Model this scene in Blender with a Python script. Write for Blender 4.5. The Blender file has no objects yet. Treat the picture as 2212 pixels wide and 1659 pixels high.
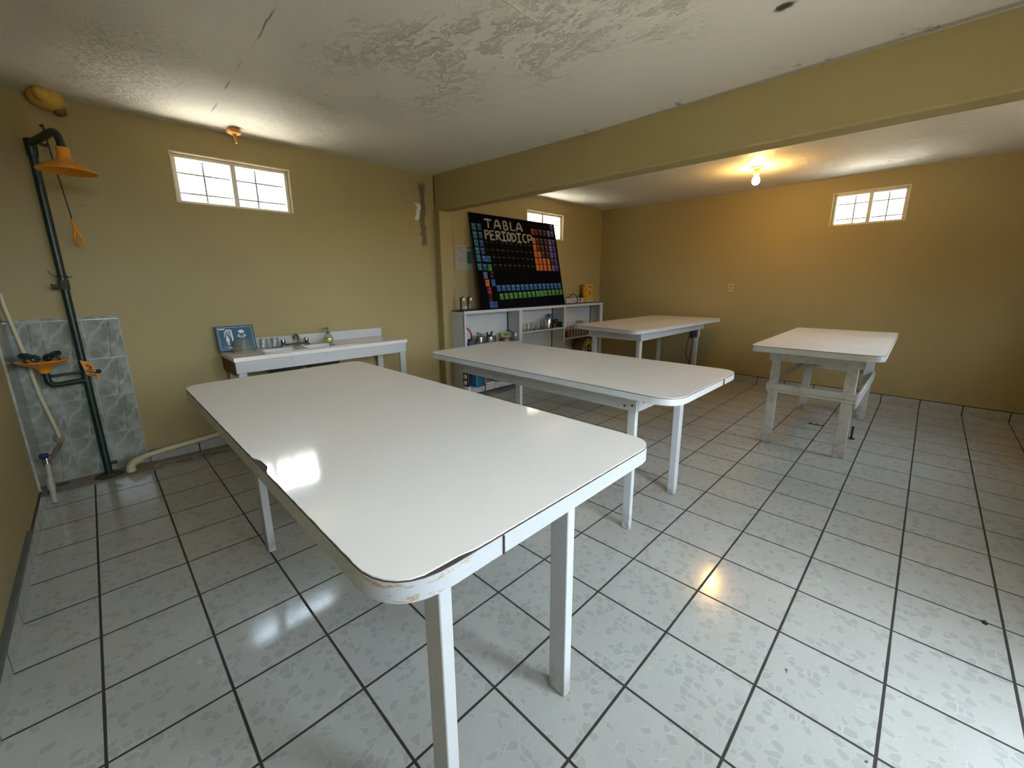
import bpy, bmesh, math, random
from mathutils import Vector, Matrix
random.seed(7)
U = 0.33                                   # one floor tile, in metres; lengths below are in tiles
C = bpy.context.scene.collection
SC = bpy.context.scene

# ------------------------------------------------------------------ mesh builder
class B:
    def __init__(s): s.bm = bmesh.new(); s.mi = 0
    def _f(s, vs):
        try:
            f = s.bm.faces.new(vs); f.material_index = s.mi; return f
        except ValueError: return None
    def v(s, p): return s.bm.verts.new((p[0], p[1], p[2]))
    def quad(s, a, b, c, d): return s._f([s.v(a), s.v(b), s.v(c), s.v(d)])
    def poly(s, pts): return s._f([s.v(p) for p in pts])
    def hexa(s, p):                        # 8 corners, bottom ring then top ring
        v = [s.v(q) for q in p]
        for f in ((3,2,1,0),(4,5,6,7),(0,1,5,4),(1,2,6,5),(2,3,7,6),(3,0,4,7)): s._f([v[i] for i in f])
        return s
    def box(s, x0, x1, y0, y1, z0, z1):
        return s.hexa([(x0,y0,z0),(x1,y0,z0),(x1,y1,z0),(x0,y1,z0),(x0,y0,z1),(x1,y0,z1),(x1,y1,z1),(x0,y1,z1)])
    def obox(s, c, ax, ay, az):            # centre and three half-axes
        c, ax, ay, az = map(Vector, (c, ax, ay, az))
        return s.hexa([c-ax-ay-az, c+ax-ay-az, c+ax+ay-az, c-ax+ay-az, c-ax-ay+az, c+ax-ay+az, c+ax+ay+az, c-ax+ay+az])
    def prism(s, pts, z0, z1):
        a = [s.v((x,y,z0)) for x,y in pts]; b = [s.v((x,y,z1)) for x,y in pts]; n = len(pts)
        s._f(a[::-1]); s._f(b)
        for i in range(n): s._f([a[i], a[(i+1)%n], b[(i+1)%n], b[i]])
        return s
    def tube(s, pts, r, n=12, cap=True, flat=1.0):
        pts = [Vector(p) for p in pts]; rs = r if isinstance(r, (list,tuple)) else [r]*len(pts)
        rings = []; prev = None
        for i, p in enumerate(pts):
            t = (pts[min(i+1,len(pts)-1)] - pts[max(i-1,0)]).normalized()
            if prev is None:
                h = Vector((0,0,1)) if abs(t.z) < .9 else Vector((1,0,0))
                a = t.cross(h).normalized()
            else: a = (prev - t*prev.dot(t)).normalized()
            prev = a; b = t.cross(a)
            rings.append([s.v(p + (a*math.cos(k*2*math.pi/n) + b*flat*math.sin(k*2*math.pi/n))*rs[i]) for k in range(n)])
        for i in range(len(rings)-1):
            for k in range(n): s._f([rings[i][k], rings[i][(k+1)%n], rings[i+1][(k+1)%n], rings[i+1][k]])
        if cap: s._f(rings[0][::-1]); s._f(rings[-1])
        return s
    def lathe(s, prof, c=(0,0,0), n=32, axis=None, close=False):
        c = Vector(c); ax = Vector(axis).normalized() if axis else Vector((0,0,1))
        h = Vector((1,0,0)) if abs(ax.x) < .9 else Vector((0,1,0))
        a = (h - ax*h.dot(ax)).normalized(); b = ax.cross(a); rings = []
        for r, z in prof:
            if r < 1e-6: rings.append([s.v(c + ax*z)])
            else: rings.append([s.v(c + ax*z + (a*math.cos(k*2*math.pi/n) + b*math.sin(k*2*math.pi/n))*r) for k in range(n)])
        for i in range(len(rings)-1):
            p, q = rings[i], rings[i+1]
            for k in range(n):
                k2 = (k+1) % n
                if len(p) == 1 and len(q) == 1: continue
                if len(p) == 1: s._f([p[0], q[k2], q[k]])
                elif len(q) == 1: s._f([p[k], p[k2], q[0]])
                else: s._f([p[k], p[k2], q[k2], q[k]])
        return s
    def blob(s, c, rx, ry, rz, amp=.15, seed=0, sub=3):
        rnd = random.Random(seed); m = bmesh.new(); bmesh.ops.create_icosphere(m, subdivisions=sub, radius=1)
        ph = [(rnd.uniform(2,5), rnd.uniform(0,6), rnd.choice((0,1,2))) for _ in range(7)]; mp = {}
        for v in m.verts:
            d = 1 + amp*sum(math.sin(f*v.co[k]+o) for f,o,k in ph)/3
            mp[v] = s.v((c[0]+v.co.x*rx*d, c[1]+v.co.y*ry*d, c[2]+v.co.z*rz*d))
        for f in m.faces: s._f([mp[v] for v in f.verts])
        m.free(); return s

ORG = {}
def make(name, b, mats, parent=None, bevel=0, smooth=40, kind=None, label=None):
    """link builder b (tile units, world placed) as one mesh object in metres"""
    bm = b.bm
    bmesh.ops.remove_doubles(bm, verts=bm.verts, dist=1e-5)
    bmesh.ops.recalc_face_normals(bm, faces=bm.faces)
    for v in bm.verts: v.co *= U
    if parent is not None: o0 = ORG[parent.name]
    else:
        xs = [v.co for v in bm.verts]
        lo = [min(c[i] for c in xs) for i in range(3)]; hi = [max(c[i] for c in xs) for i in range(3)]
        o0 = Vector(((lo[0]+hi[0])/2, (lo[1]+hi[1])/2, lo[2]))
    for v in bm.verts: v.co -= o0
    me = bpy.data.meshes.new(name); bm.to_mesh(me); bm.free()
    for m in (mats if isinstance(mats, (list,tuple)) else [mats]): me.materials.append(m)
    if smooth:
        me.polygons.foreach_set('use_smooth', [True]*len(me.polygons))
        me.set_sharp_from_angle(angle=math.radians(smooth))
    o = bpy.data.objects.new(name, me); C.objects.link(o)
    if parent is not None: o.parent = parent
    else: o.location = o0
    ORG[o.name] = o0
    if bevel:
        md = o.modifiers.new('bevel', 'BEVEL'); md.width = bevel; md.segments = 2; md.limit_method = 'ANGLE'; md.angle_limit = math.radians(50)
        md.harden_normals = False
    if kind: o['kind'] = kind
    if label: o['label'] = label
    return o
def tag(o, label, cat, group=None):
    o['label'] = label; o['category'] = cat
    if group: o['group'] = group
    return o
def thing(name, label, cat, loc, group=None):
    o = bpy.data.objects.new(name, None); C.objects.link(o); o.empty_display_size = .05
    o.location = Vector(loc)*U; ORG[o.name] = Vector(loc)*U
    return tag(o, label, cat, group)
def dup(root, delta, label=None):
    d = Vector(delta)*U
    r = root.copy(); C.objects.link(r); r.location = root.location + d; ORG[r.name] = ORG[root.name] + d
    if label: r['label'] = label
    for ch in list(root.children):
        c = ch.copy(); C.objects.link(c); c.parent = r; ORG[c.name] = ORG[r.name]
        for g in list(ch.children):
            e = g.copy(); C.objects.link(e); e.parent = c; ORG[e.name] = ORG[r.name]
    return r

# ------------------------------------------------------------------ materials
class NT:
    def __init__(s, name):
        s.m = bpy.data.materials.new(name); s.m.use_nodes = True; s.t = s.m.node_tree; s.t.nodes.clear()
        s.out = s.t.nodes.new('ShaderNodeOutputMaterial')
    def n(s, typ, **kw):
        o = s.t.nodes.new(typ)
        for k, v in kw.items(): setattr(o, k, v)
        return o
    def put(s, sock, val):
        if val is None: return
        if isinstance(val, bpy.types.NodeSocket): s.t.links.new(val, sock)
        elif isinstance(val, (tuple, list)) and sock.type == 'RGBA' and len(val) == 3: sock.default_value = (*val, 1)
        else: sock.default_value = val
    def math(s, op, a, b=None, c=None, clamp=False):
        o = s.n('ShaderNodeMath', operation=op, use_clamp=clamp)
        for i, x in enumerate((a, b, c)): s.put(o.inputs[i], x)
        return o.outputs[0]
    def mix(s, f, a, b, mode='MIX'):
        o = s.n('ShaderNodeMix', data_type='RGBA', blend_type=mode, clamp_factor=True)
        s.put(o.inputs[0], f); s.put(o.inputs[6], a); s.put(o.inputs[7], b); return o.outputs[2]
    def pos(s, obj=False):
        if obj: return s.n('ShaderNodeTexCoord').outputs['Object']
        return s.n('ShaderNodeNewGeometry').outputs['Position']
    def scale(s, v, k):
        o = s.n('ShaderNodeVectorMath', operation='MULTIPLY'); s.put(o.inputs[0], v); o.inputs[1].default_value = k if isinstance(k, tuple) else (k,k,k); return o.outputs[0]
    def xyz(s, v):
        o = s.n('ShaderNodeSeparateXYZ'); s.put(o.inputs[0], v); return o.outputs
    def noise(s, v, scale, detail=4, rough=.55, dist=0):
        o = s.n('ShaderNodeTexNoise'); s.put(o.inputs['Vector'], v); o.inputs['Scale'].default_value = scale
        o.inputs['Detail'].default_value = detail; o.inputs['Roughness'].default_value = rough; o.inputs['Distortion'].default_value = dist
        return o.outputs[0]
    def ramp(s, f, a, b):                  # linear a..b to 0..1, clamped, smooth
        o = s.n('ShaderNodeMapRange', interpolation_type='SMOOTHSTEP', clamp=True); s.put(o.inputs[0], f)
        o.inputs[1].default_value = a; o.inputs[2].default_value = b; return o.outputs[0]
    def band(s, f, a, b, w):               # 1 between a and b, soft edge w
        return s.math('MULTIPLY', s.ramp(f, a-w, a+w), s.math('SUBTRACT', 1, s.ramp(f, b-w, b+w)))
    def bump(s, h, strength=.3, dist=.01, normal=None):
        o = s.n('ShaderNodeBump'); o.inputs['Strength'].default_value = strength; o.inputs['Distance'].default_value = dist
        s.put(o.inputs['Height'], h)
        if normal is not None: s.put(o.inputs['Normal'], normal)
        return o.outputs[0]
    def bsdf(s, col, rough=.6, spec=.5, metal=0, normal=None, **kw):
        o = s.n('ShaderNodeBsdfPrincipled'); s.put(o.inputs['Base Color'], col); s.put(o.inputs['Roughness'], rough)
        s.put(o.inputs['Metallic'], metal); s.put(o.inputs['Specular IOR Level'], spec)
        if normal is not None: s.put(o.inputs['Normal'], normal)
        for k, v in kw.items(): s.put(o.inputs[k.replace('_',' ')], v)
        s.t.links.new(o.outputs[0], s.out.inputs[0]); return s.m
def simple(name, col, rough=.5, metal=0, var=.12, spec=.5, bump=0, nscale=30, **kw):
    t = NT(name); p = t.pos(True); n = t.noise(p, nscale, 3)
    dark = tuple(c*(1-var) for c in col); lite = tuple(min(1, c*(1+var)) for c in col)
    c = t.mix(n, dark, lite)
    return t.bsdf(c, rough, spec, metal, t.bump(n, bump, .002) if bump else None, **kw)

def mat_wall():
    t = NT('tan_wall_paint'); p = t.pos(); x, y, z = t.xyz(t.scale(p, 1/U))
    big = t.noise(p, .9, 4); fine = t.noise(p, 55, 3); mid = t.noise(p, 7, 5, .6)
    c = t.mix(big, (.315,.245,.105), (.36,.285,.13))
    c = t.mix(t.math('MULTIPLY', t.ramp(t.noise(p, 2.3, 5, .65), .58, .8), .35), c, (.275,.225,.135))
    spots = t.ramp(t.noise(p, 9, 2), .76, .80)
    c = t.mix(t.math('MULTIPLY', spots, .45), c, (.2,.16,.1))
    # scuffs along the foot of the walls
    low = t.math('MULTIPLY', t.math('SUBTRACT', 1, t.ramp(z, .3, 1.9)), t.ramp(mid, .42, .7))
    c = t.mix(t.math('MULTIPLY', low, .35), c, (.21,.19,.155))
    # damp, flaking plaster beside the pillar at the top of the back wall
    wob = t.math('MULTIPLY', t.math('SUBTRACT', t.noise(p, 6, 5, .7), .5), .5)
    onback = t.ramp(y, .9, 1.1)
    xs = t.math('ADD', x, wob)
    strip = t.math('MULTIPLY', t.band(xs, 9.18, 9.42, .03), t.band(t.math('ADD', z, wob), 5.6, 7.7, .1))
    fl = t.math('MULTIPLY', t.band(xs, 8.5, 9.3, .2), t.band(z, 6.3, 7.75, .25))
    fl = t.math('MULTIPLY', fl, t.ramp(t.noise(p, 26, 4, .7), .58, .66))
    strip = t.math('MULTIPLY', t.math('MAXIMUM', t.math('MULTIPLY', strip, .9), t.math('MULTIPLY', fl, .8)), onback)
    c = t.mix(strip, c, (.10,.08,.05))
    patch = t.math('MULTIPLY', t.math('MULTIPLY', t.band(xs, 9.02, 9.2, .02), t.band(z, 6.45, 7.0, .05)), onback)
    c = t.mix(patch, c, (.62,.60,.55))
    h = t.math('ADD', t.math('MULTIPLY', mid, .6), t.math('MULTIPLY', fine, .25))
    return t.bsdf(c, .55, .35, 0, t.bump(h, .35, .004))
def mat_ceiling():
    t = NT('peeling_white_ceiling'); p = t.pos(); x, y, z = t.xyz(t.scale(p, 1/U))
    big = t.noise(p, .7, 4); fine = t.noise(p, 40, 4, .6); flake = t.noise(t.scale(p, (1.5,.8,1)), 8, 7, .78, .3); mid = t.noise(p, 4, 5, .6)
    c = t.mix(big, (.57,.54,.475), (.64,.61,.545))
    wobx = t.math('ADD', x, t.math('MULTIPLY', t.math('SUBTRACT', mid, .5), 3)); woby = t.math('ADD', y, t.math('MULTIPLY', t.math('SUBTRACT', big, .5), 4))
    peel = t.math('MULTIPLY', t.math('MULTIPLY', t.band(wobx, 3.9, 7.0, .5), t.band(woby, -8.6, -3.2, .7)), t.ramp(t.noise(p, 1.7, 3), .38, .6))
    rough1 = t.math('MULTIPLY', t.band(wobx, 1.2, 5.6, .8), t.band(woby, -3.4, .6, .6))
    rough2 = t.math('MULTIPLY', t.ramp(x, 10.3, 11), t.math('ADD', .25, t.math('MULTIPLY', t.band(woby, -11.2, -8.2, .6), .9)))
    rough = t.math('MAXIMUM', rough1, rough2)
    edge = t.math('SUBTRACT', 1, t.ramp(t.math('ABSOLUTE', t.math('SUBTRACT', flake, .56)), .0, .012))
    chips = t.math('MULTIPLY', t.ramp(flake, .54, .57), peel)
    c = t.mix(t.math('MULTIPLY', chips, .2), c, (.80,.77,.69))
    c = t.mix(t.math('MULTIPLY', t.math('MULTIPLY', edge, peel), t.math('MULTIPLY', t.ramp(t.noise(p, 3, 3), .54, .68), .6)), c, (.19,.16,.12))
    # long straight joints in the slab
    jw = t.math('MULTIPLY', t.math('SUBTRACT', t.noise(p, 3, 3), .5), .10)
    def line(u, at, w): return t.math('SUBTRACT', 1, t.ramp(t.math('ABSOLUTE', t.math('SUBTRACT', t.math('ADD', u, jw), at)), w*.5, w*1.5))
    j1 = t.math('MULTIPLY', line(x, 7.0, .013), t.band(y, -20, -5.2, .3))
    j2 = t.math('MULTIPLY', line(y, -7.22, .013), t.band(x, 4.6, 7.0, .1))
    c = t.mix(t.math('MULTIPLY', t.math('MAXIMUM', j1, j2), .7), c, (.78,.72,.58))
    k1 = t.math('MULTIPLY', line(t.math('ADD', x, t.math('MULTIPLY', y, -.03)), 3.1, .012), t.band(y, -4.9, .0, .2))
    k1 = t.math('MULTIPLY', k1, t.ramp(t.noise(p, 2.2, 2), .4, .5))
    c = t.mix(t.math('MULTIPLY', k1, .85), c, (.13,.11,.09))
    # mould along the beam
    nb = t.math('SUBTRACT', 1, t.ramp(t.math('ABSOLUTE', t.math('SUBTRACT', x, 9.9)), .05, .55))
    mould = t.math('MULTIPLY', t.math('MULTIPLY', nb, t.math('LESS_THAN', x, 10.2)), t.ramp(t.noise(p, 8, 6, .75), .56, .66))
    c = t.mix(t.math('MULTIPLY', mould, .75), c, (.07,.06,.045))
    seam = t.math('SUBTRACT', 1, t.ramp(t.math('ABSOLUTE', t.math('SUBTRACT', x, 9.93)), .05, .10))
    c = t.mix(t.math('MULTIPLY', seam, .5), c, (.10,.08,.06))
    dx = t.math('SUBTRACT', x, 7.76); dy = t.math('SUBTRACT', y, -9.75)
    sp = t.math('SQRT', t.math('ADD', t.math('MULTIPLY', dx, dx), t.math('MULTIPLY', dy, t.math('MULTIPLY', dy, .5))))
    c = t.mix(t.math('SUBTRACT', 1, t.ramp(t.math('ADD', sp, t.math('MULTIPLY', t.noise(p, 30, 3), .1)), .10, .17)), c, (.05,.045,.035))
    h = t.math('ADD', t.math('MULTIPLY', fine, .12), t.math('MULTIPLY', mid, .3))
    h = t.math('ADD', h, t.math('MULTIPLY', t.math('MULTIPLY', t.ramp(flake, .5, .60), peel), .8))
    h = t.math('ADD', h, t.math('MULTIPLY', t.math('MULTIPLY', t.noise(t.scale(p, (1,1.6,1)), 14, 6, .65, .8), rough), 2.6))
    h = t.math('ADD', h, t.math('MULTIPLY', t.math('MAXIMUM', j1, j2), .3))
    return t.bsdf(c, .55, .35, 0, t.bump(h, .75, .012))
def mat_floor(base=True):                    # True: floor, False / None: baseboard tiles
    t = NT('grey_terrazzo_floor_tile' if base else 'grey_baseboard_tile'); p = t.pos(); q = t.scale(p, 1/U); x, y, z = t.xyz(q)
    def dist(a): return t.math('ABSOLUTE', t.math('SUBTRACT', t.math('FRACT', t.math('ADD', a, .5)), .5))
    jig = t.math('MULTIPLY', t.math('SUBTRACT', t.noise(p, 6, 3), .5), .008)
    dx, dy = t.math('ADD', dist(x), jig), t.math('ADD', dist(y), jig)
    d = t.math('MINIMUM', dx, dy) if base else (dy if base is None else t.math('MINIMUM', dx, dy))
    g = t.math('SUBTRACT', 1, t.ramp(d, .011, .0165))
    cell = t.n('ShaderNodeCombineXYZ'); t.put(cell.inputs[0], t.math('FLOOR', x)); t.put(cell.inputs[1], t.math('FLOOR', y))
    wn = t.n('ShaderNodeTexWhiteNoise'); t.put(wn.inputs['Vector'], cell.outputs[0])
    off = t.n('ShaderNodeVectorMath', operation='MULTIPLY_ADD'); t.put(off.inputs[0], wn.outputs['Color']); off.inputs[1].default_value = (7,7,0); t.put(off.inputs[2], q)
    v = off.outputs[0]
    nz = t.noise(v, 1.3, 5, .6, .4)
    wob = t.n('ShaderNodeVectorMath', operation='MULTIPLY_ADD'); t.put(wob.inputs[0], t.n('ShaderNodeTexNoise').outputs['Color']); wob.inputs[1].default_value = (.12,.12,.12); t.put(wob.inputs[2], v)
    vo = t.n('ShaderNodeTexVoronoi', feature='F1'); t.put(vo.inputs['Vector'], wob.outputs[0]); vo.inputs['Scale'].default_value = 11
    ve = t.n('ShaderNodeTexVoronoi', feature='DISTANCE_TO_EDGE'); t.put(ve.inputs['Vector'], wob.outputs[0]); ve.inputs['Scale'].default_value = 11
    rnd = t.xyz(vo.outputs['Color'])[0]
    chip = t.math('MULTIPLY', t.ramp(rnd, .62, .80), t.ramp(ve.outputs['Distance'], .05, .09))
    c = t.mix(nz, (.315,.31,.285), (.40,.40,.375))
    c = t.mix(t.math('MULTIPLY', wn.outputs['Value'], .25), c, (.31,.30,.275))
    c = t.mix(t.math('MULTIPLY', chip, .5), c, (.24,.25,.24))
    vein = t.math('MULTIPLY', t.math('SUBTRACT', 1, t.ramp(ve.outputs['Distance'], .0, .035)), t.ramp(rnd, .35, .6))
    c = t.mix(t.math('MULTIPLY', vein, .35), c, (.48,.48,.465))
    dirt = t.ramp(t.noise(p, 1.1, 5, .6), .5, .8)
    back = t.math('MAXIMUM', t.ramp(y, -6, 1.5), t.ramp(x, 12, 20))
    c = t.mix(t.math('MULTIPLY', t.math('ADD', .15, t.math('MULTIPLY', back, .55)), dirt), c, (.27,.22,.155))
    if base: nearw = t.math('MULTIPLY', t.ramp(y, .55, 1.15), t.math('LESS_THAN', x, 9.5))
    if base: c = t.mix(t.math('MULTIPLY', nearw, t.ramp(t.noise(p, 9, 5, .7), .35, .6)), c, (.10,.065,.035))
    spk = t.ramp(t.noise(p, 22, 2, .4), .775, .79)
    c = t.mix(t.math('MULTIPLY', spk, .8), c, (.05,.045,.04))
    c = t.mix(g, c, (.022,.019,.016))
    r = t.math('ADD', t.math('MULTIPLY', t.noise(p, 5, 4), .10), .075)
    r = t.math('MAXIMUM', r, t.math('MULTIPLY', g, .85))
    h = t.math('ADD', t.math('MULTIPLY', g, -1), t.math('MULTIPLY', t.noise(v, 5, 2), .12))
    return t.bsdf(c, r, .5, 0, t.bump(h, .25, .003))
def mat_splash():
    t = NT('veined_marble_wall_tile'); p = t.pos(); q = t.scale(p, (1/U,1/U,1/U)); x, y, z = t.xyz(q)
    u = t.math('ADD', x, y)
    # repeating printed tile, about .78 x .83 of a floor tile
    cx = t.math('FRACT', t.math('DIVIDE', t.math('SUBTRACT', u, 1.82), .60)); cz = t.math('FRACT', t.math('DIVIDE', t.math('SUBTRACT', z, 2.69), .88))
    cv = t.n('ShaderNodeCombineXYZ'); t.put(cv.inputs[0], cx); t.put(cv.inputs[1], cz)
    n1 = t.noise(cv.outputs[0], 2.0, 4, .55, .5); n2 = t.noise(cv.outputs[0], 3.1, 4, .6, .3)
    c = t.mix(t.ramp(n1, .35, .65), (.20,.215,.18), (.33,.34,.305))
    dg = t.math('ADD', t.math('SUBTRACT', t.math('MULTIPLY', cz, .8), t.math('MULTIPLY', cx, .8)), t.math('MULTIPLY', t.math('SUBTRACT', n2, .5), .45))
    band = t.math('SUBTRACT', 1, t.ramp(t.math('ABSOLUTE', t.math('SUBTRACT', t.math('FRACT', t.math('MULTIPLY', dg, 1.6)), .5)), .02, .12))
    c = t.mix(t.math('MULTIPLY', band, .55), c, (.42,.42,.385))
    vx = t.math('ADD', t.math('ADD', cx, t.math('MULTIPLY', cz, -.22)), t.math('MULTIPLY', t.math('SUBTRACT', t.noise(cv.outputs[0], 5, 2), .5), .42))
    vein = t.math('MULTIPLY', t.math('SUBTRACT', 1, t.ramp(t.math('ABSOLUTE', t.math('SUBTRACT', vx, .55)), .004, .022)), t.band(cz, .06, .9, .06))
    c = t.mix(t.math('MULTIPLY', vein, .75), c, (.085,.085,.07))
    ed = t.math('MINIMUM', t.math('MINIMUM', cx, t.math('SUBTRACT', 1, cx)), t.math('MINIMUM', cz, t.math('SUBTRACT', 1, cz)))
    g = t.math('SUBTRACT', 1, t.ramp(ed, .008, .02))
    c = t.mix(t.math('MULTIPLY', g, .6), c, (.38,.375,.34))
    low = t.math('SUBTRACT', 1, t.ramp(z, .1, .7))
    c = t.mix(t.math('MULTIPLY', low, t.math('MULTIPLY', t.ramp(t.noise(p, 8, 5), .35, .65), .7)), c, (.27,.23,.16))
    return t.bsdf(c, .16, .5, 0, t.bump(t.math('MULTIPLY', g, -1), .2, .002))
def mat_laminate(name='white_laminate', wear=.25, dirt=.1):
    t = NT(name); p = t.pos(); n = t.noise(p, 2.5, 4)
    c = t.mix(n, (.70,.67,.63), (.74,.715,.68))
    mk = t.math('MULTIPLY', t.ramp(t.noise(t.scale(p, (1,6,1)), 3.1, 4, .6), .715, .75), dirt)
    c = t.mix(mk, c, (.30,.27,.23))
    r = t.math('ADD', .03+wear*.17, t.math('MULTIPLY', t.noise(p, 3, 4), wear*.08))
    return t.bsdf(c, r, .5, 0, t.bump(t.noise(p, 4.2, 2), .05, .004))
def mat_whitepaint(name='chipped_white_paint', wear=.5, base=(.50,.51,.515), ls=(1,1,1)):
    t = NT(name); p = t.pos(); n = t.noise(p, 5, 4); gr = t.noise(t.scale(p, ls), 22, 5, .7)
    c = t.mix(n, tuple(b*.93 for b in base), base)
    c = t.mix(t.math('MULTIPLY', t.ramp(gr, .60-.14*wear*wear, .74-.10*wear), wear), c, (.36,.34,.29))
    c = t.mix(t.math('MULTIPLY', t.ramp(t.noise(p, 14, 4, .75), .70, .74), wear), c, (.16,.12,.08))
    z = t.xyz(t.scale(p, 1/U))[2]
    foot = t.math('MULTIPLY', t.math('SUBTRACT', 1, t.ramp(z, .05, .45)), t.ramp(t.noise(p, 16, 4), .35, .6))
    c = t.mix(t.math('MULTIPLY', foot, .6), c, (.20,.16,.11))
    return t.bsdf(c, .42, .45, 0, t.bump(gr, .15, .002))
def mat_corner_edge():                      # edge of the front table: paint rubbed through at the near corner
    t = NT('rubbed_white_edge'); p = t.pos(); x, y, z = t.xyz(t.scale(p, 1/U))
    n = t.noise(p, 5, 4); c = t.mix(n, (.40,.42,.435), (.44,.46,.475))
    dx = t.math('SUBTRACT', x, 1.55); dy = t.math('SUBTRACT', y, -9.95)
    d = t.math('SQRT', t.math('ADD', t.math('MULTIPLY', dx, dx), t.math('MULTIPLY', dy, dy)))
    near = t.math('SUBTRACT', 1, t.ramp(d, .28, .5))
    rub = t.math('MULTIPLY', near, t.ramp(t.noise(t.scale(p, (1,1,3)), 24, 5, .7), .52, .6))
    rub = t.math('MULTIPLY', rub, t.math('SUBTRACT', 1, t.ramp(t.math('ABSOLUTE', t.math('SUBTRACT', t.math('ABSOLUTE', t.math('SUBTRACT', z, 2.625)), .042)), .012, .03)))
    c = t.mix(rub, c, (.33,.24,.13))
    side = t.math('MULTIPLY', t.math('SUBTRACT', 1, t.ramp(x, 1.38, 1.45)), t.ramp(t.noise(t.scale(p, (1,1,2)), 7, 5, .65), .45, .65))
    c = t.mix(t.math('MULTIPLY', side, .55), c, (.30,.29,.25))
    return t.bsdf(c, .32, .5)
def mat_ground():
    t = NT('dry_hillside_soil'); p = t.pos()
    n = t.noise(p, .5, 6, .65); f = t.noise(p, 3.4, 6, .75)
    c = t.mix(n, (.085,.075,.055), (.135,.125,.098))
    c = t.mix(t.ramp(f, .51, .60), c, (.008,.008,.006))
    c = t.mix(t.ramp(t.noise(p, 2.4, 4, .7), .6, .7), c, (.05,.06,.025))
    return t.bsdf(c, .9, .2, 0, t.bump(f, .5, .05))
def mat_glass(name, tint=(.93,.96,.95), rough=.03, fac=.12):
    t = NT(name); fr = t.n('ShaderNodeLayerWeight'); fr.inputs['Blend'].default_value = .25
    tr = t.n('ShaderNodeBsdfTransparent'); t.put(tr.inputs[0], tint)
    gl = t.n('ShaderNodeBsdfGlossy'); t.put(gl.inputs[0], (.95,.97,.97)); gl.inputs['Roughness'].default_value = rough
    mx = t.n('ShaderNodeMixShader'); t.put(mx.inputs[0], t.math('ADD', fac*.4, t.math('MULTIPLY', fr.outputs['Facing'], fac*3), clamp=True))
    t.t.links.new(tr.outputs[0], mx.inputs[1]); t.t.links.new(gl.outputs[0], mx.inputs[2]); t.t.links.new(mx.outputs[0], t.out.inputs[0])
    return t.m
def mat_cloudy(name, col, op=.35, rough=.3):
    t = NT(name); tr = t.n('ShaderNodeBsdfTransparent'); t.put(tr.inputs[0], (.95,.95,.92))
    pb = t.n('ShaderNodeBsdfPrincipled'); t.put(pb.inputs['Base Color'], col); pb.inputs['Roughness'].default_value = rough
    mx = t.n('ShaderNodeMixShader'); mx.inputs[0].default_value = op
    t.t.links.new(tr.outputs[0], mx.inputs[1]); t.t.links.new(pb.outputs[0], mx.inputs[2]); t.t.links.new(mx.outputs[0], t.out.inputs[0]); return t.m
def mat_emit(name, col, s):
    t = NT(name); e = t.n('ShaderNodeEmission'); t.put(e.inputs[0], col); e.inputs[1].default_value = s
    t.t.links.new(e.outputs[0], t.out.inputs[0]); return t.m

M = {}
M['wall'] = mat_wall(); M['ceil'] = mat_ceiling(); M['floor'] = mat_floor(); M['base'] = mat_floor(False); M['base_r'] = mat_floor(None); M['splash'] = mat_splash()
M['lam'] = mat_laminate(); M['lam2'] = mat_laminate('worn_white_laminate', .9, .35); M['edge1'] = mat_corner_edge()
M['paint'] = mat_whitepaint(); M['paint_clean'] = mat_whitepaint('white_paint', .15); M['paint_old'] = mat_whitepaint('weathered_white_paint', 1.0, (.50,.49,.46), (1,.3,.3))
M['seam'] = simple('dark_seam', (.045,.03,.02), .8); M['alu'] = simple('white_aluminium', (.62,.60,.58), .4); M['bar'] = simple('grey_iron_bar', (.16,.155,.17), .6)
M['glass'] = mat_glass('window_glass', (.97,.98,.98), .01, .08); M['ware'] = mat_glass('lab_glass', (.90,.91,.90), .05, .13); M['ground'] = mat_ground()
M['plaster'] = simple('cream_plaster_edge', (.66,.57,.36), .7, bump=.4); M['green'] = simple('dark_green_enamel', (.004,.020,.015), .38); M['rust'] = simple('rusty_iron', (.06,.045,.035), .85, bump=.6)
M['orange'] = simple('orange_yellow_plastic', (.62,.24,.015), .3); M['chrome'] = simple('chrome', (.62,.60,.58), .12, 1); M['dchrome'] = simple('tarnished_chrome', (.30,.27,.25), .2, 1)
M['black'] = simple('black_rubber', (.012,.012,.012), .45); M['pvc'] = simple('cream_pvc_pipe', (.52,.46,.30), .45); M['pvcgrey'] = simple('old_white_pvc_pipe', (.33,.31,.25), .5)
M['cement'] = simple('rough_cement', (.22,.19,.15), .95, bump=1, var=.35); M['drain'] = simple('grey_drain_iron', (.12,.13,.13), .7)
M['brownwood'] = simple('raw_brown_board', (.14,.055,.02), .7, var=.3); M['steel'] = simple('brushed_steel', (.55,.54,.52), .22, 1); M['bluesign'] = simple('blue_sign_plastic', (.009,.082,.145), .4)
M['white'] = simple('white_print', (.75,.75,.74), .5); M['darkboard'] = simple('dark_brown_board', (.035,.015,.012), .5)
M['boardblack'] = simple('black_felt_board', (.0045,.0045,.006), .9, spec=.03); M['glitter'] = simple('silver_glitter', (.40,.37,.33), .45, var=.5, nscale=400, bump=.5)
M['yfoam'] = simple('yellow_foam', (.58,.36,.07), .8, var=.25, bump=.8, nscale=22); M['ofoam'] = simple('orange_foam', (.62,.26,.03), .6, var=.3, bump=.8)
M['brownfoam'] = simple('burnt_foam', (.20,.09,.035), .9, var=.4, bump=.8)
M['soap'] = simple('yellow_soap', (.62,.58,.02), .2); M['gpump'] = simple('green_pump', (.05,.16,.02), .35)
M['cloudy'] = mat_cloudy('cloudy_plastic', (.42,.41,.36), .14); M['clear'] = mat_cloudy('clear_plastic', (.60,.60,.55), .15)

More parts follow.
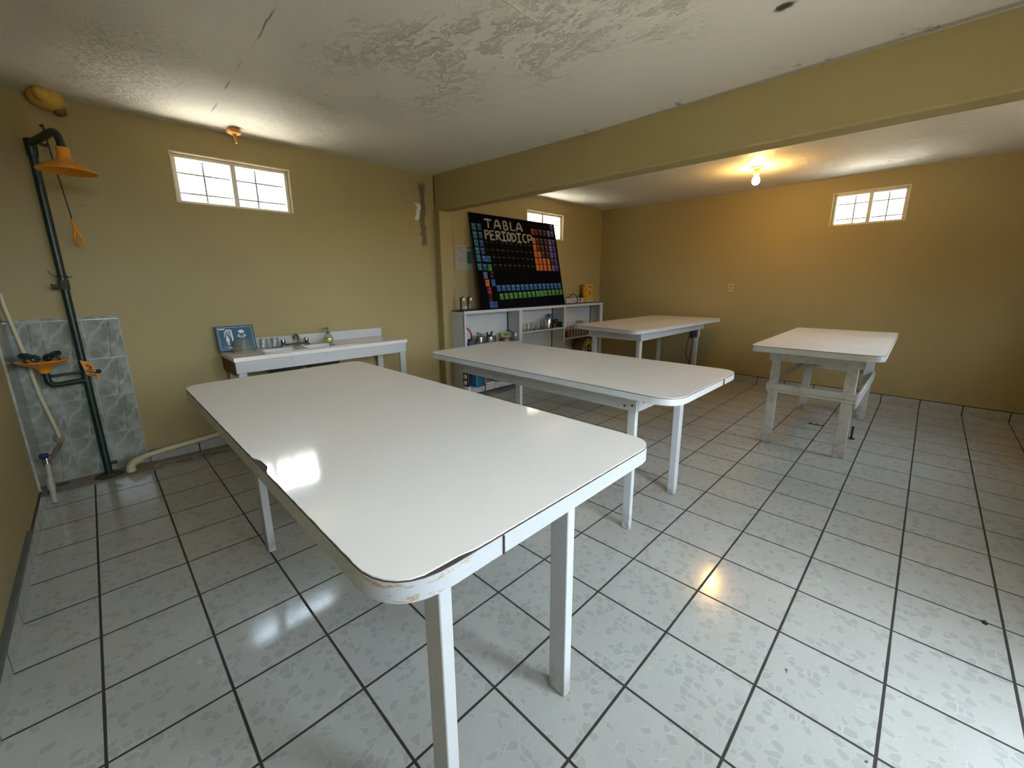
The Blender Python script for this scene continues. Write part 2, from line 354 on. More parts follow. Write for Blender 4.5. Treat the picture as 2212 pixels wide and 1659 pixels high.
def tprint(s, h, mat_i, b, o, u, v, n, off=.004):
    """letters s as flat mesh text: origin o, unit axes u,v, height h (tiles)"""
    cu = bpy.data.curves.new('t', 'FONT'); cu.body = s; cu.size = 1; cu.resolution_u = 2
    ob = bpy.data.objects.new('t', cu); C.objects.link(ob); dg = bpy.context.evaluated_depsgraph_get(); dg.update()
    me = bpy.data.meshes.new_from_object(ob.evaluated_get(dg)); o, u, v, n = map(Vector, (o,u,v,n)); k = h/.7
    vs = [b.v(o + u*(q.co.x*k) + v*(q.co.y*k) + n*off) for q in me.vertices]
    keep = b.mi; b.mi = mat_i
    for f in me.polygons: b._f([vs[i] for i in f.vertices])
    b.mi = keep
    bpy.data.objects.remove(ob); bpy.data.curves.remove(cu); bpy.data.meshes.remove(me)

# ------------------------------------------------------------------ room shell
def wy(x): return 1.5 - .0135*(x + .75)      # inside face of the back wall
def wx(y): return 20.1 + .03*(y + 7)         # inside face of the right wall
XL, YF, TH = -.745, -15.2, .45
def zc(y): return 7.86 + max(0, (y + 5.5)*.0205)

b = B(); xs = [XL-TH, 22]; ys = [-24, 3]
b.box(XL-.6, 21.2, YF-.6, 2.2, -.4, 0); make('floor', b, M['floor'], kind='structure', smooth=0)
b = B()
cols = [XL-.6, 4, 10.3, 15, 21.4]; rows = [YF-.6, -10, -5.5, -4, -3, -2, -1, 0, 2.2]
for i in range(len(cols)-1):
    for j in range(len(rows)-1):
        b.quad((cols[i],rows[j],zc(rows[j])),(cols[i+1],rows[j],zc(rows[j])),(cols[i+1],rows[j+1],zc(rows[j+1])),(cols[i],rows[j+1],zc(rows[j+1])))
b.box(XL-1.2, 22.2, YF-1.2, 3.0, 8.15, 8.6)
make('ceiling', b, M['ceil'], kind='structure', smooth=0)

def wall_with_holes(name, f, t0, t1, holes, mat, th):
    """f(t, z, d) -> point at along-wall t, height z, depth d (0 inside .. 1 outside)"""
    ts = sorted({t0, t1, *[h[0] for h in holes], *[h[1] for h in holes]}); zs = sorted({0, 8.25, *[h[2] for h in holes], *[h[3] for h in holes]})
    b = B()
    for i in range(len(ts)-1):
        for j in range(len(zs)-1):
            a0, a1, c0, c1 = ts[i], ts[i+1], zs[j], zs[j+1]
            if any(h[0] <= a0 and a1 <= h[1] and h[2] <= c0 and c1 <= h[3] for h in holes): continue
            for d in (0, 1): b.quad(f(a0,c0,d), f(a1,c0,d), f(a1,c1,d), f(a0,c1,d))
    for h in holes:
        a0, a1, c0, c1 = h
        b.quad(f(a0,c0,0), f(a0,c1,0), f(a0,c1,1), f(a0,c0,1)); b.quad(f(a1,c0,0), f(a1,c1,0), f(a1,c1,1), f(a1,c0,1))
        b.quad(f(a0,c1,0), f(a1,c1,0), f(a1,c1,1), f(a0,c1,1)); b.quad(f(a0,c0,0), f(a1,c0,0), f(a1,c0,1), f(a0,c0,1))
    for e in (t0, t1): b.quad(f(e,0,0), f(e,8.25,0), f(e,8.25,1), f(e,0,1))
    b.quad(f(t0,8.25,0), f(t1,8.25,0), f(t1,8.25,1), f(t0,8.25,1))
    return make(name, b, mat, kind='structure', smooth=0)
H1 = (2.46, 5.01, 6.24, 7.36); H2 = (14.61, 17.08, 6.26, 7.39); H3 = (-10.71, -8.72, 6.22, 7.31)
wall_with_holes('wall_back', lambda t,z,d: (t, wy(t)+d*TH, z), XL-TH, 21, [H1, H2], M['wall'], TH)
wall_with_holes('wall_right', lambda t,z,d: (wx(t)+d*TH, t, z), YF-TH, 1.22, [H3], M['wall'], TH)
wall_with_holes('wall_left', lambda t,z,d: (XL-d*TH, t, z), YF-TH, 1.5, [], M['wall'], TH)
DOOR = (4.3, 6.1, 0, 6.4); WF = (12.5, 15.5, 4.2, 6.8); WG = (-.4, 3.4, 5.0, 7.4)
wall_with_holes('wall_front', lambda t,z,d: (t, YF-d*TH, z), XL, wx(YF), [DOOR, WF, WG], M['wall'], TH)

# ceiling beam and the pillar that carries it
b = B(); n = 12
def bx(y): return 9.75 + .022*(1.3 - y)
Y = [1.25 - i*(16.3/n) for i in range(n+1)]
ring = [[(bx(y), y, 6.8), (bx(y)+.5, y, 6.8), (bx(y)+.5, y, 8.2), (bx(y), y, 8.2)] for y in Y]
for i in range(n):
    for k in range(4): b.quad(ring[i][k], ring[i][(k+1)%4], ring[i+1][(k+1)%4], ring[i+1][k])
make('ceiling_beam', b, M['wall'], kind='structure', bevel=.012)
b = B().box(9.75, 10.29, 1.03, 1.5, 0, 6.82); make('wall_pillar', b, M['wall'], kind='structure', bevel=.01)

# baseboard tiles
def strip(name, a, c, n, h, th=.035, kind='structure', mt='base'):
    b = B(); a, c = Vector(a), Vector(c); nn = Vector(n)
    b.hexa([a, c, c+nn*th, a+nn*th, a+Vector((0,0,h)), c+Vector((0,0,h)), c+nn*th+Vector((0,0,h)), a+nn*th+Vector((0,0,h))])
    b.mi = 1; z0 = Vector((0,0,h)); b.hexa([a+z0, c+z0, c+nn*th*.9+z0, a+nn*th*.9+z0, a+z0*1.07, c+z0*1.07, c+nn*th*.7+z0*1.07, a+nn*th*.7+z0*1.07])
    return make(name, b, [M[mt], M['seam']], kind=kind, smooth=0)
strip('baseboard_right', (wx(YF),YF,0), (wx(1.2),1.2,0), (-1,0,0), .31, mt='base_r')
strip('baseboard_back', (1.0,wy(1),0), (9.75,wy(9.75),0), (0,-1,0), .27)
strip('baseboard_left', (XL,YF,0), (XL,.2,0), (1,0,0), .30)

make('trim_3', B().box(XL, XL+.05, YF, -1.95, .33, .43), simple('grey_green_strip', (.085,.095,.085), .5), kind='structure', smooth=0)
# marble tile panel behind the emergency shower (wraps the corner)
b = B()
b.box(XL, .975, wy(.2)-.035, wy(.2)+.02, .02, 3.62)
b.box(XL-.01, XL+.035, .2, wy(.2)-.03, .02, 3.62)
make('trim_1', b, M['splash'], kind='structure', smooth=0)
b = B().box(-.7, 1.05, .78, wy(0)-.03, .0, .012); b.box(1.05, 2.75, 1.1, 1.42, 0, .01)
make('trim_2', b, M['cement'], kind='structure', smooth=0)

# ------------------------------------------------------------------ windows
def window(name, P, w0, w1, z0, z1, mull, bars_t, bars_z, label):
    """P(t, z, d): d = depth into the wall"""
    root = bpy.data.objects.new(name, None); C.objects.link(root); root['kind'] = 'structure'
    loc = Vector(P((w0+w1)/2, z0, .2))*U; root.location = loc; ORG[root.name] = loc
    def bar(b, t0, t1, c0, c1, d0, d1):
        b.hexa([P(t0,c0,d0),P(t1,c0,d0),P(t1,c0,d1),P(t0,c0,d1),P(t0,c1,d0),P(t1,c1,d0),P(t1,c1,d1),P(t0,c1,d1)])
    f = .085; b = B()
    bar(b, w0, w1, z1-f, z1, .10, .24); bar(b, w0, w1, z0, z0+f*.8, .10, .24)
    bar(b, w0, w0+f, z0, z1, .10, .24); bar(b, w1-f, w1, z0, z1, .10, .24)
    make('frame', b, M['alu'], root, .004)
    b = B(); bar(b, mull-.055, mull+.055, z0+.04, z1-.05, .09, .2); make('mullion', b, M['alu'], root, .003)
    for a, c in ((w0+f*.6, mull), (mull, w1-f*.6)):
        b = B(); b.quad(P(a,z0+.05,.17), P(c,z0+.05,.17), P(c,z1-.05,.17), P(a,z1-.05,.17)); make('pane', b, M['glass'], root, smooth=0)
    b = B()
    for t in bars_t: bar(b, t-.017, t+.017, z0-.02, z1+.02, .36, .385)
    for z in bars_z: bar(b, w0-.02, w1+.02, z-.017, z+.017, .345, .365)
    make('security_bar', b, M['bar'], root)
    b = B(); e = .03                               # ragged plaster lip round the opening
    for a, c, l, h in ((w0-e,w1+e,z1,z1+e),(w0-e,w0,z0,z1),(w1,w1+e,z0,z1)): bar(b, a, c, l, h, -.012, .02)
    make('plaster_lip', b, M['plaster'], root)
window('window_1', lambda t,z,d: (t, wy(t)+d, z), *H1, 3.71, (3.12, 4.28), (6.52, 6.98), '')
window('window_2', lambda t,z,d: (t, wy(t)+d, z), *H2, 15.72, (15.15, 16.3), (6.52, 6.98), '')
window('window_3', lambda t,z,d: (wx(t)+d, t, z), *H3, -9.75, (-9.30, -10.20), (6.46, 6.98), '')
window('added_window_4', lambda t,z,d: (t, YF-d, z), *WF, 14.0, (13.2, 14.8), (5.0, 5.9), '')  # unseen window, added to light the right bay
window('added_window_5', lambda t,z,d: (t, YF-d, z), *WG, 1.5, (.55, 2.45), (5.8, 6.6), '')  # unseen oversized window, added to brighten the foreground table

# ------------------------------------------------------------------ outside: sunlit hillside
b = B(); rnd = random.Random(3)
def hz(x, y):
    d = max(x-21, -2.5-x, 0); e = max(y-2.4, 0); s = max(-15.8-y, 0)
    r = math.hypot(d, e)
    return -.45 + max(0, r-17)*.62 + .25*max(0, s-22) + .35*math.sin(x*.37)*math.sin(y*.41)*min(1, (r+s)/8)
G = [-70+4*i for i in range(48)]; GY = [-70+4*i for i in range(42)]
vs = {}
for i, x in enumerate(G):
    for j, y in enumerate(GY): vs[i,j] = b.v((x+rnd.uniform(-1,1), y+rnd.uniform(-1,1), hz(x,y)))
for i in range(len(G)-1):
    for j in range(len(GY)-1): b._f([vs[i,j], vs[i+1,j], vs[i+1,j+1], vs[i,j+1]])
make('ground_hillside', b, M['ground'], kind='structure', smooth=80)
b = B().box(-3, 6.15, -30, YF-TH, -.5, -.02); make('ground_bounce_slab', b, simple('bounce_slab_concrete', (.30,.29,.26), .9, bump=.3, nscale=3), kind='structure', smooth=0)  # unseen slab, added to bounce sunlight in through the door
b = B().box(-9, 42, 2.1, 22, -.5, -.3).box(20.9, 42, -22, 2.1, -.5, -.3); make('ground_bounce_strip', b, simple('bounce_strip_gravel', (.56,.53,.46), .9, bump=.4, nscale=6), kind='structure', smooth=0)  # unseen pale ground, added to bounce sun through the windows onto the ceiling

# ------------------------------------------------------------------ lab tables
def rquad(q, r, n=8, notch=None):
    """corners q (counter-clockwise), rounded by r[i]"""
    out = []
    for i in range(4):
        p, a, c = Vector(q[i]), Vector(q[i-1]), Vector(q[(i+1)%4]); ua, uc = (a-p).normalized(), (c-p).normalized(); k = r[i]
        s, e = p+ua*k, p+uc*k
        for j in range(n+1):
            t = j/n; out.append(tuple(s*(1-t)**2 + p*2*t*(1-t) + e*t*t))
    return out
def inset(pts, d):
    n = len(pts); out = []; cx = sum(p[0] for p in pts)/n; cyy = sum(p[1] for p in pts)/n
    for i in range(n):
        a, p, c = Vector(pts[i-1]), Vector(pts[i]), Vector(pts[(i+1)%n]); t = (c-a).normalized(); nn = Vector((-t.y, t.x))
        out.append(tuple(p + nn*d))
    return out
def table(label, q, r, top, skirt, legs, aprons, lam, edge, legmat, notches=(), joints=()):
    cx = sum(p[0] for p in q)/4; cyy = sum(p[1] for p in q)/4
    t = thing('lab_table', label, 'table', (cx, cyy, 0), 'white lab tables')
    out = rquad(q, r)
    b = B().prism(out, top-skirt, top-.012)
    b.mi = 1; b.prism(inset(out, .002), top-.013, top-.003)
    b.mi = 1
    for (x, y, axis) in joints:                      # butt joints in the edge banding
        if axis == 'x': b.box(x-.006, x+.006, y-.004, y+.02, top-skirt-.001, top-.012)
        else: b.box(x-.004, x+.02, y-.006, y+.006, top-skirt-.001, top-.012)
    make('edge_band', b, [edge, M['seam']], t, smooth=30)
    li = inset(out, .005); pts = []
    n = len(li)
    for i in range(n):                               # slightly ragged laminate edge, with the broken-out places
        a, c = Vector(li[i]), Vector(li[(i+1)%n]); L = (c-a).length; k = max(1, int(L/.05))
        nn = Vector((-(c-a).normalized().y, (c-a).normalized().x)) if L > 1e-6 else Vector((0,0))
        for j in range(k):
            p = a + (c-a)*j/k; d = rnd.uniform(0, .004) if k > 1 else 0
            for (nx, ny, nl, nd) in notches:
                u = 1 - (Vector((nx, ny)) - p).length/nl
                if u > 0: d += nd*min(1, u*1.8)
            pts.append(tuple(p + nn*d))
    b = B().prism(pts, top-.006, top+.006); make('tabletop', b, lam, t, smooth=0)
    for (x0,x1,y0,y1,z0,z1) in legs: make('leg', B().box(x0,x1,y0,y1,z0,z1), legmat, t, .004)
    for a in aprons: make(a[6] if len(a) > 6 else 'apron', B().box(*a[:6]), legmat, t, .003)
    return t
T1 = 2.70
t1 = table('largest white table in the foreground, nearest the camera, with a chipped front corner', [(1.405,-10.0),(4.385,-9.975),(4.38,-3.30),(1.405,-3.43)], (.42,.30,.30,.32), T1, .145,
    [(1.96,2.07,-9.61,-9.40,0,T1-.145),(3.43,3.54,-9.61,-9.40,0,T1-.145),(1.98,2.09,-4.67,-4.46,0,T1-.145),(3.43,3.54,-4.67,-4.46,0,T1-.145)],
    [(1.99,3.51,-9.55,-9.47,2.38,2.555),(1.99,3.51,-4.6,-4.52,2.38,2.555),(2.07,2.13,-9.4,-4.67,2.38,2.555),(3.37,3.43,-9.4,-4.67,2.38,2.555)],
    M['lam'], M['edge1'], M['paint_clean'], notches=[(1.405,-7.68,.22,.04),(1.80,-10.0,.20,.024)], joints=[(2.22,-10.0,'x')])
T2 = 2.65
t2 = table('white table standing behind the foreground table, in front of the open shelf unit', [(6.14,-9.42),(8.91,-9.40),(8.84,-3.06),(6.17,-3.23)], (.40,.38,.38,.36), T2, .11,
    [(6.64,6.735,-8.55,-8.40,0,2.54),(8.40,8.56,-8.57,-8.43,0,2.54),(6.64,6.735,-4.16,-4.0,0,2.54),(8.38,8.48,-4.22,-4.06,0,2.54)],
    [(6.60,6.64,-8.58,-3.95,2.20,2.54),(8.50,8.54,-8.43,-3.95,2.30,2.54),(6.64,8.5,-8.60,-8.56,2.20,2.54),(6.64,8.5,-4.0,-3.95,2.25,2.54)],
    M['lam2'], M['paint'], M['paint'], joints=[(8.05,-9.42,'x')])
for (y, z) in ((-8.38,2.48),(-8.36,2.27),(-8.5,2.3),(-4.0,2.47),(-4.03,2.3)): make('screw', B().lathe([(0,.006),(.02,.004),(.022,-.004)], (6.60,y,z), 8, (-1,0,0)), M['black'], t2)
make('screw', B().lathe([(0,.006),(.018,.004),(.02,-.004)], (6.8,-8.60,2.33), 8, (0,-1,0)), M['black'], t2)
# outlet boxes screwed to two table legs
ob = make('outlet_box', B().box(6.70, 6.98, -4.42, -4.16, 1.86, 2.20), simple('blue_plastic_box', (.01,.10,.19), .4), t2, .01)
ob['label'] = 'blue electrical box with a cream socket'
make('socket_plate', B().box(6.60, 6.70, -4.23, -4.02, 1.87, 2.21), M['black'], ob, .008)
for z in (1.965, 2.115): make('socket', B().lathe([(0,.016),(.05,.014),(.055,0)], (6.60,-4.125,z), 20, (-1,0,0)), simple('cream_socket', (.48,.42,.26), .5), ob)
make('cord', B().tube([(6.9,-4.42,1.95),(6.9,-4.50,1.92),(6.88,-4.52,1.6),(6.88,-4.48,.8),(6.9,-4.46,.02)], .014, 8), M['black'], ob)
make('patch_plate', B().box(6.60, 6.64, -4.24, -4.10, 1.3, 1.86), M['paint'], t2, .004)
T3 = 2.74
t3 = table('white table set against the far wall, right of the open shelf unit', [(12.92,-5.14),(19.78,-5.46),(19.60,-2.42),(13.25,-2.30)], (.45,.35,.5,.35), T3, .13,
    [(13.80,13.98,-4.80,-4.66,0,2.61),(18.86,19.04,-4.80,-4.66,0,2.61),(13.98,14.16,-2.85,-2.70,0,2.61),(19.28,19.46,-2.92,-2.80,0,2.61)],
    [(13.76,19.34,-4.86,-4.80,2.29,2.61),(13.76,13.80,-4.80,-2.68,2.29,2.61),(14.1,19.4,-2.72,-2.66,2.35,2.61),(19.28,19.33,-4.8,-2.72,2.35,2.61)],
    M['lam2'], M['paint'], M['paint'], joints=[(17.2,-5.34,'x')])
ob = make('outlet_box', B().box(18.38, 18.86, -4.80, -4.66, 1.94, 2.29), simple('dark_navy_box', (.008,.014,.03), .4), t3, .01)
ob['label'] = 'dark navy electrical box hung beside the leg'
make('cord', B().tube([(18.6,-4.74,1.95),(18.62,-4.72,1.6),(18.5,-4.72,1.25),(18.45,-4.70,.8),(18.55,-4.66,.4),(18.7,-4.6,.01)], .018, 8), M['black'], ob)
make('cord', B().tube([(18.30,-4.72,2.30),(18.2,-4.72,2.05),(18.02,-4.72,1.65),(18.02,-4.72,1.3),(18.2,-4.72,1.02),(18.42,-4.72,.96)], .016, 8), M['black'], ob)
make('cord', B().tube([(19.1,-4.62,2.29),(19.15,-4.62,2.0),(19.12,-4.62,1.75),(19.05,-4.63,1.55)], .016, 8), M['black'], ob)
make('bracket', B().box(18.84, 19.06, -4.84, -4.80, 1.95, 2.29), M['paint'], t3, .003)
T4 = 2.70
wo4 = M['paint_old']
t4 = table('white table on thick weathered legs with a cross rail, standing under the right window', [(12.28,-11.24),(18.02,-11.19),(17.91,-8.58),(12.25,-8.64)], (.34,.06,.06,.2), T4, .14,
    [(12.98,13.09,-9.21,-9.0,0,2.56),(12.98,13.09,-10.79,-10.56,0,2.56),(17.2,17.31,-9.26,-9.03,0,2.56),(17.2,17.31,-10.81,-10.58,0,2.56)],
    [(12.93,12.98,-10.90,-8.95,2.27,2.56),(17.16,17.2,-10.85,-8.98,2.27,2.56),(13.09,17.2,-10.84,-10.79,2.27,2.56),(13.09,17.2,-9.02,-8.98,2.30,2.56),
     (12.92,12.98,-10.86,-8.96,1.50,1.66,'cross_rail'),(12.925,12.98,-10.85,-8.97,1.43,1.495,'cross_rail'),(13.09,17.3,-9.00,-8.95,1.50,1.67,'side_rail'),(12.98,17.31,-10.86,-10.81,1.30,1.56,'side_rail'),(17.31,17.35,-10.80,-9.03,1.44,1.58,'cross_rail')],
    M['lam2'], M['paint'], wo4, joints=[(12.262,-8.95,'y')])

# ------------------------------------------------------------------ sink counter on the back wall
K = 2.57
sc = thing('sink_counter', 'white sink counter with backsplash against the back wall under the left window', 'sink', (5.1, .65, 0))
# worktop with a double sink let into it
bowls = [(3.58,4.40),(4.58,5.40)]; sy0, sy1 = .12, .78
b = B()
for (x0,x1,y0,y1) in ((2.77,7.48,-.12,sy0),(2.77,7.48,sy1,1.37),(2.77,3.58,sy0,sy1),(4.40,4.58,sy0,sy1),(5.40,7.48,sy0,sy1)): b.box(x0,x1,y0,y1,K-.10,K)
make('worktop', b, M['lam2'], sc, smooth=0)
b = B()
for (x0,x1,y0,y1) in ((3.50,5.95,.04,sy0+.01),(3.50,5.95,sy1-.01,1.15),(3.50,3.60,sy0,sy1),(4.38,4.60,sy0,sy1),(5.38,5.95,sy0,sy1)): b.box(x0,x1,y0,y1,K+.002,K+.018)
make('sink_rim', b, simple('white_enamel', (.62,.61,.58), .25), sc)
for (x0,x1) in bowls:
    b = B().hexa([(x0+.1,sy0+.08,K-.56),(x1-.1,sy0+.08,K-.56),(x1-.1,sy1-.08,K-.56),(x0+.1,sy1-.08,K-.56),(x0,sy0,K),(x1,sy0,K),(x1,sy1,K),(x0,sy1,K)])
    top = max(b.bm.faces, key=lambda f: f.calc_center_median().z); b.bm.faces.remove(top)
    make('sink_bowl', b, bpy.data.materials['white_enamel'], sc)
    make('bowl_underside', B().hexa([(x0+.05,sy0+.04,K-.60),(x1-.05,sy0+.04,K-.60),(x1-.05,sy1-.04,K-.60),(x0+.05,sy1-.04,K-.60),(x0-.04,sy0-.04,K-.30),(x1+.04,sy0-.04,K-.30),(x1+.04,sy1+.04,K-.30),(x0-.04,sy1+.04,K-.30)]), M['black'], sc, .01)
make('backsplash', B().box(2.80, 7.37, 1.31, 1.385, K, K+.29), M['paint_clean'], sc, .006)
make('apron', B().box(2.80, 7.46, -.06, .0, K-.40, K-.105), M['paint'], sc, .004)
make('side_panel', B().box(2.80, 2.86, 0, 1.36, K-.46, K-.10), M['brownwood'], sc)['label'] = 'unpainted brown end board'
make('apron', B().box(7.40, 7.46, 0, 1.36, K-.38, K-.10), M['paint'], sc)
for (x, y) in ((2.84,.0),(7.27,.0),(7.10,1.18),(2.88,1.18)): make('leg', B().box(x, x+.19, y, y+.10, 0, K-.10), M['paint'], sc, .004)
make('waste_pipe', B().tube([(4.7,.5,K-.5),(4.7,.5,1.6),(4.7,.7,1.35),(4.7,1.2,1.3),(4.7,1.4,1.3)], .07, 12), M['black'], sc)
fa = make('faucet', B().hexa([(4.12,.86,K+.02),(4.9,.86,K+.02),(4.9,1.06,K+.02),(4.12,1.06,K+.02),(4.16,.90,K+.10),(4.86,.90,K+.10),(4.86,1.02,K+.10),(4.16,1.02,K+.10)]), M['dchrome'], sc, .006)
fa['label'] = 'low chrome mixer tap with two knobs'
make('spout', B().tube([(4.62,.97,K+.10),(4.60,.97,K+.27),(4.56,.94,K+.33),(4.50,.86,K+.345),(4.40,.62,K+.335),(4.375,.56,K+.31),(4.37,.545,K+.24)], [.045,.04,.036,.034,.034,.034,.036], 12), M['dchrome'], fa)
for x in (4.20, 4.82): make('knob', B().lathe([(.05,.08),(.055,.10),(.062,.17),(.05,.225),(.0,.235)], (x,.95,K), 16), M['dchrome'], fa)

sg = thing('safety_sign', 'blue safety sign with white shower and eyewash symbols at the counter end', 'sign', (3.1, 1.25, K))
o, u_, v_ = Vector((2.72,1.08,K+.036)), Vector((1,-.03,.0)).normalized(), Vector((0,.30,.955)).normalized(); n_ = u_.cross(v_)
if n_.y > 0: n_ = -n_
SWd, SH = .86, .66
def onsign(a, c, k=0): return o + u_*a + v_*c + n_*k
b = B().obox(onsign(SWd/2, SH/2, -.02), u_*SWd/2, v_*SH/2, n_*.02); make('panel', b, M['bluesign'], sg, .003)
b = B(); k = .004
def sq(a0,c0,a1,c1): b.quad(onsign(a0,c0,k), onsign(a1,c0,k), onsign(a1,c1,k), onsign(a0,c1,k))
def seg(a0,c0,a1,c1,wd):
    d = Vector((a1-a0, c1-c0)); t = Vector((-d.y, d.x)).normalized()*wd/2
    b.quad(onsign(a0+t.x,c0+t.y,k), onsign(a1+t.x,c1+t.y,k), onsign(a1-t.x,c1-t.y,k), onsign(a0-t.x,c0-t.y,k))
for s_ in ((.05,.04,.81,.046),(.05,.614,.81,.62),(.05,.04,.056,.62),(.804,.04,.81,.62)): sq(*s_)
sq(.075,.565,.21,.59)
# shower pictogram: pole, spray and standing figure
seg(.235,.545,.345,.545,.028); seg(.335,.555,.345,.25,.034); seg(.235,.56,.235,.515,.02); seg(.19,.51,.29,.51,.014)
for i in range(5): seg(.20+i*.02, .50, .195+i*.023, .40, .006)
seg(.19,.51,.175,.36,.010); seg(.285,.51,.31,.36,.010)
def disc(a, c, rr, a0=0, a1=360, n=14): b.poly([onsign(a+rr*math.cos(math.radians(a0+(a1-a0)*i/n)), c+rr*math.sin(math.radians(a0+(a1-a0)*i/n)), k) for i in range(n+(0 if a1-a0 >= 360 else 1))])
disc(.235,.375,.022); seg(.235,.35,.235,.24,.05); seg(.205,.345,.205,.255,.014); seg(.265,.345,.265,.255,.014); seg(.222,.245,.222,.15,.018); seg(.25,.245,.25,.15,.018)
# eyewash pictogram: head over a basin, two nozzles
disc(.565,.47,.072,0,180); disc(.545,.455,.014); disc(.595,.455,.014)
seg(.475,.37,.645,.37,.012); seg(.48,.37,.52,.335,.012); seg(.52,.335,.60,.335,.012); seg(.60,.335,.645,.37,.012)
seg(.475,.37,.50,.42,.02); seg(.50,.42,.525,.415,.016); seg(.645,.37,.63,.42,.02); seg(.63,.42,.605,.415,.016)
sq(.13,.105,.28,.112); sq(.21,.07,.31,.088)
make('symbols', b, M['white'], sg, smooth=0)
# upturned plastic tub, two upturned jars, soap
prof = lambda r0, r1, h, th=.012: [(0,h),(r1*.9,h),(r1,h-.02),(r0,0),(r0-th,0),(r1-th,h-.03),(0,h-.02)]
tag(make('plastic_tub', B().lathe([(0,.36),(.17,.36),(.195,.34),(.24,.02),(.262,.02),(.262,0),(.235,0),(.185,.33),(0,.345)], (3.20,.80,K+.004), 36), M['cloudy']), 'cloudy plastic tub upside down in front of the blue sign', 'container')
j = make('glass_jar', B().lathe([(0,.29),(.085,.29),(.10,.27),(.102,.05),(.095,.03),(.095,0),(.083,0),(.088,.05),(.088,.26),(0,.27)], (3.71,.93,K+.022), 28), M['ware']); tag(j, 'upturned glass jar on the sink counter next to the plastic tub', 'jar', 'upturned glass jars by the sink')
j2 = j.copy(); C.objects.link(j2); j2.location.x += .275*U; j2['label'] = 'upturned glass jar on the sink counter next to the faucet'
sb = thing('soap_bottle', 'clear pump bottle of yellow liquid soap at the right of the faucet', 'soap dispenser', (5.43,.90,K))
make('bottle', B().lathe([(0,.005),(.125,.005),(.14,.04),(.135,.13),(.11,.20),(.06,.25),(.05,.27),(.045,.27),(.055,.245),(.105,.195),(.128,.13),(.132,.04),(0,.012)], (5.43,.90,K+.022), 32), M['ware'], sb)
make('liquid_soap', B().lathe([(0,.013),(.128,.014),(.131,.04),(.127,.135),(0,.135)], (5.43,.90,K+.022), 32), M['soap'], sb)
make('pump', B().lathe([(0,.26),(.055,.26),(.055,.32),(.02,.325),(.018,.40),(.035,.41),(.035,.45),(0,.455)], (5.43,.90,K+.022), 16).obox((5.36,.87,K+.44), (.09,.02,0), (-.004,.018,0), (0,0,.014)), M['gpump'], sb)

# ------------------------------------------------------------------ emergency shower in the corner
px, py = .245, 1.15
es = thing('emergency_shower', 'dark green pipe emergency shower with orange head and eyewash bowl in the left corner', 'shower', (px, py, 0))
hb = Vector((.626,-.19,7.0)); dr = (hb - Vector((px,py,7.0))).normalized()
b = B().tube([(px,py,.02),(px,py,6.95)], .066, 20)
b.lathe([(.066,6.75),(.082,6.78),(.09,6.95),(.085,7.07),(.05,7.09),(0,7.09)], (px,py,0), 20)
make('standpipe', b, M['green'], es)
pts = [Vector((px,py,7.0)), Vector((px,py,7.0))+dr*.6, hb-dr*.16]
for i in range(1,7):
    a = math.radians(15*i); pts.append(hb - dr*.16 + dr*.30*math.sin(a) + Vector((0,0,-.30*(1-math.cos(a)))))
pts.append(pts[-1] + Vector((0,0,-.06))); hd = pts[-1]
make('shower_arm', B().tube(pts, .062, 16), M['green'], es)
make('shower_head', B().lathe([(.06,.06),(.088,.06),(.09,-.10),(.12,-.15),(.26,-.22),(.385,-.31),(.405,-.335),(.40,-.345),(.38,-.335),(.25,-.25),(.0,-.22)], hd, 40), M['orange'], es)
make('flange', B().lathe([(0,.05),(.10,.05),(.12,.025),(.25,.02),(.27,.0),(0,0)], (px,py,0), 28), M['rust'], es)
make('plugged_outlet', B().tube([(px,py,.30),(px+.17,py-.02,.30)], .035, 12), M['green'], es)
b = B().tube([(px,py,2.28),(px-.42,py-.15,2.27),(px-.50,py-.18,2.29),(px-.55,py-.195,2.37),(px-.555,py-.20,2.57)], .056, 16); make('eyewash_arm', b, M['green'], es)
make('brace', B().tube([(px,py-.02,2.47),(px-.5,py-.18,2.47)], .026, 10), M['green'], es)
bc = Vector((px-.555, py-.20, 2.55))
bw = make('eyewash_bowl', B().lathe([(.06,0),(.085,0),(.09,.06),(.14,.12),(.30,.19),(.38,.245),(.385,.265),(.37,.262),(.28,.215),(.12,.165),(0,.15)], bc, 40), M['orange'], es)
for s_ in (-1, 1):
    h = make('spray_nozzle', B().tube([bc+Vector((.05*s_,0,.16)), bc+Vector((.17*s_,-.02,.19)), bc+Vector((.24*s_,-.03,.26)), bc+Vector((.22*s_,-.04,.36))], .026, 10), M['chrome'], bw)
    for (dx, dz, rr, ax) in ((.20,.37,.10,(-.35*s_,-.3,1)),(.09,.31,.075,(-.6*s_,-.8,.5))): make('spray_cap', B().lathe([(0,-.03),(rr*.8,-.03),(rr,-.01),(rr,.03),(rr*.7,.045),(0,.03)], bc+Vector((dx*s_,-.05,dz)), 20, ax), M['green'], bw)
pf = make('warning_tag', B().obox((px+.085,py-.10,2.52), (.095,-.005,-.045), (.0,.008,0), (-.03,0,.17)), M['orange'], es, .004); pf['label'] = 'small orange plate with black marking on the pipe'
b = B(); to = Vector((px+.085,py-.109,2.52)); ta, tb = Vector((.095,-.005,-.045)), Vector((-.03,0,.17))
def tq(a0,c0,a1,c1): b.quad(to+ta*a0+tb*c0, to+ta*a1+tb*c0, to+ta*a1+tb*c1, to+ta*a0+tb*c1)
for s_ in ((-.75,-.52,.8,-.28),(-.65,-.86,.7,-.70),(-.5,-.14,.6,-.06),(-.25,.45,.35,.62),(-.35,.25,-.1,.5),(.0,.0,.25,.4),(.25,.2,.5,.45),(-.1,-.05,.5,.05)): tq(*s_)
make('marking', b, M['black'], pf, smooth=0)
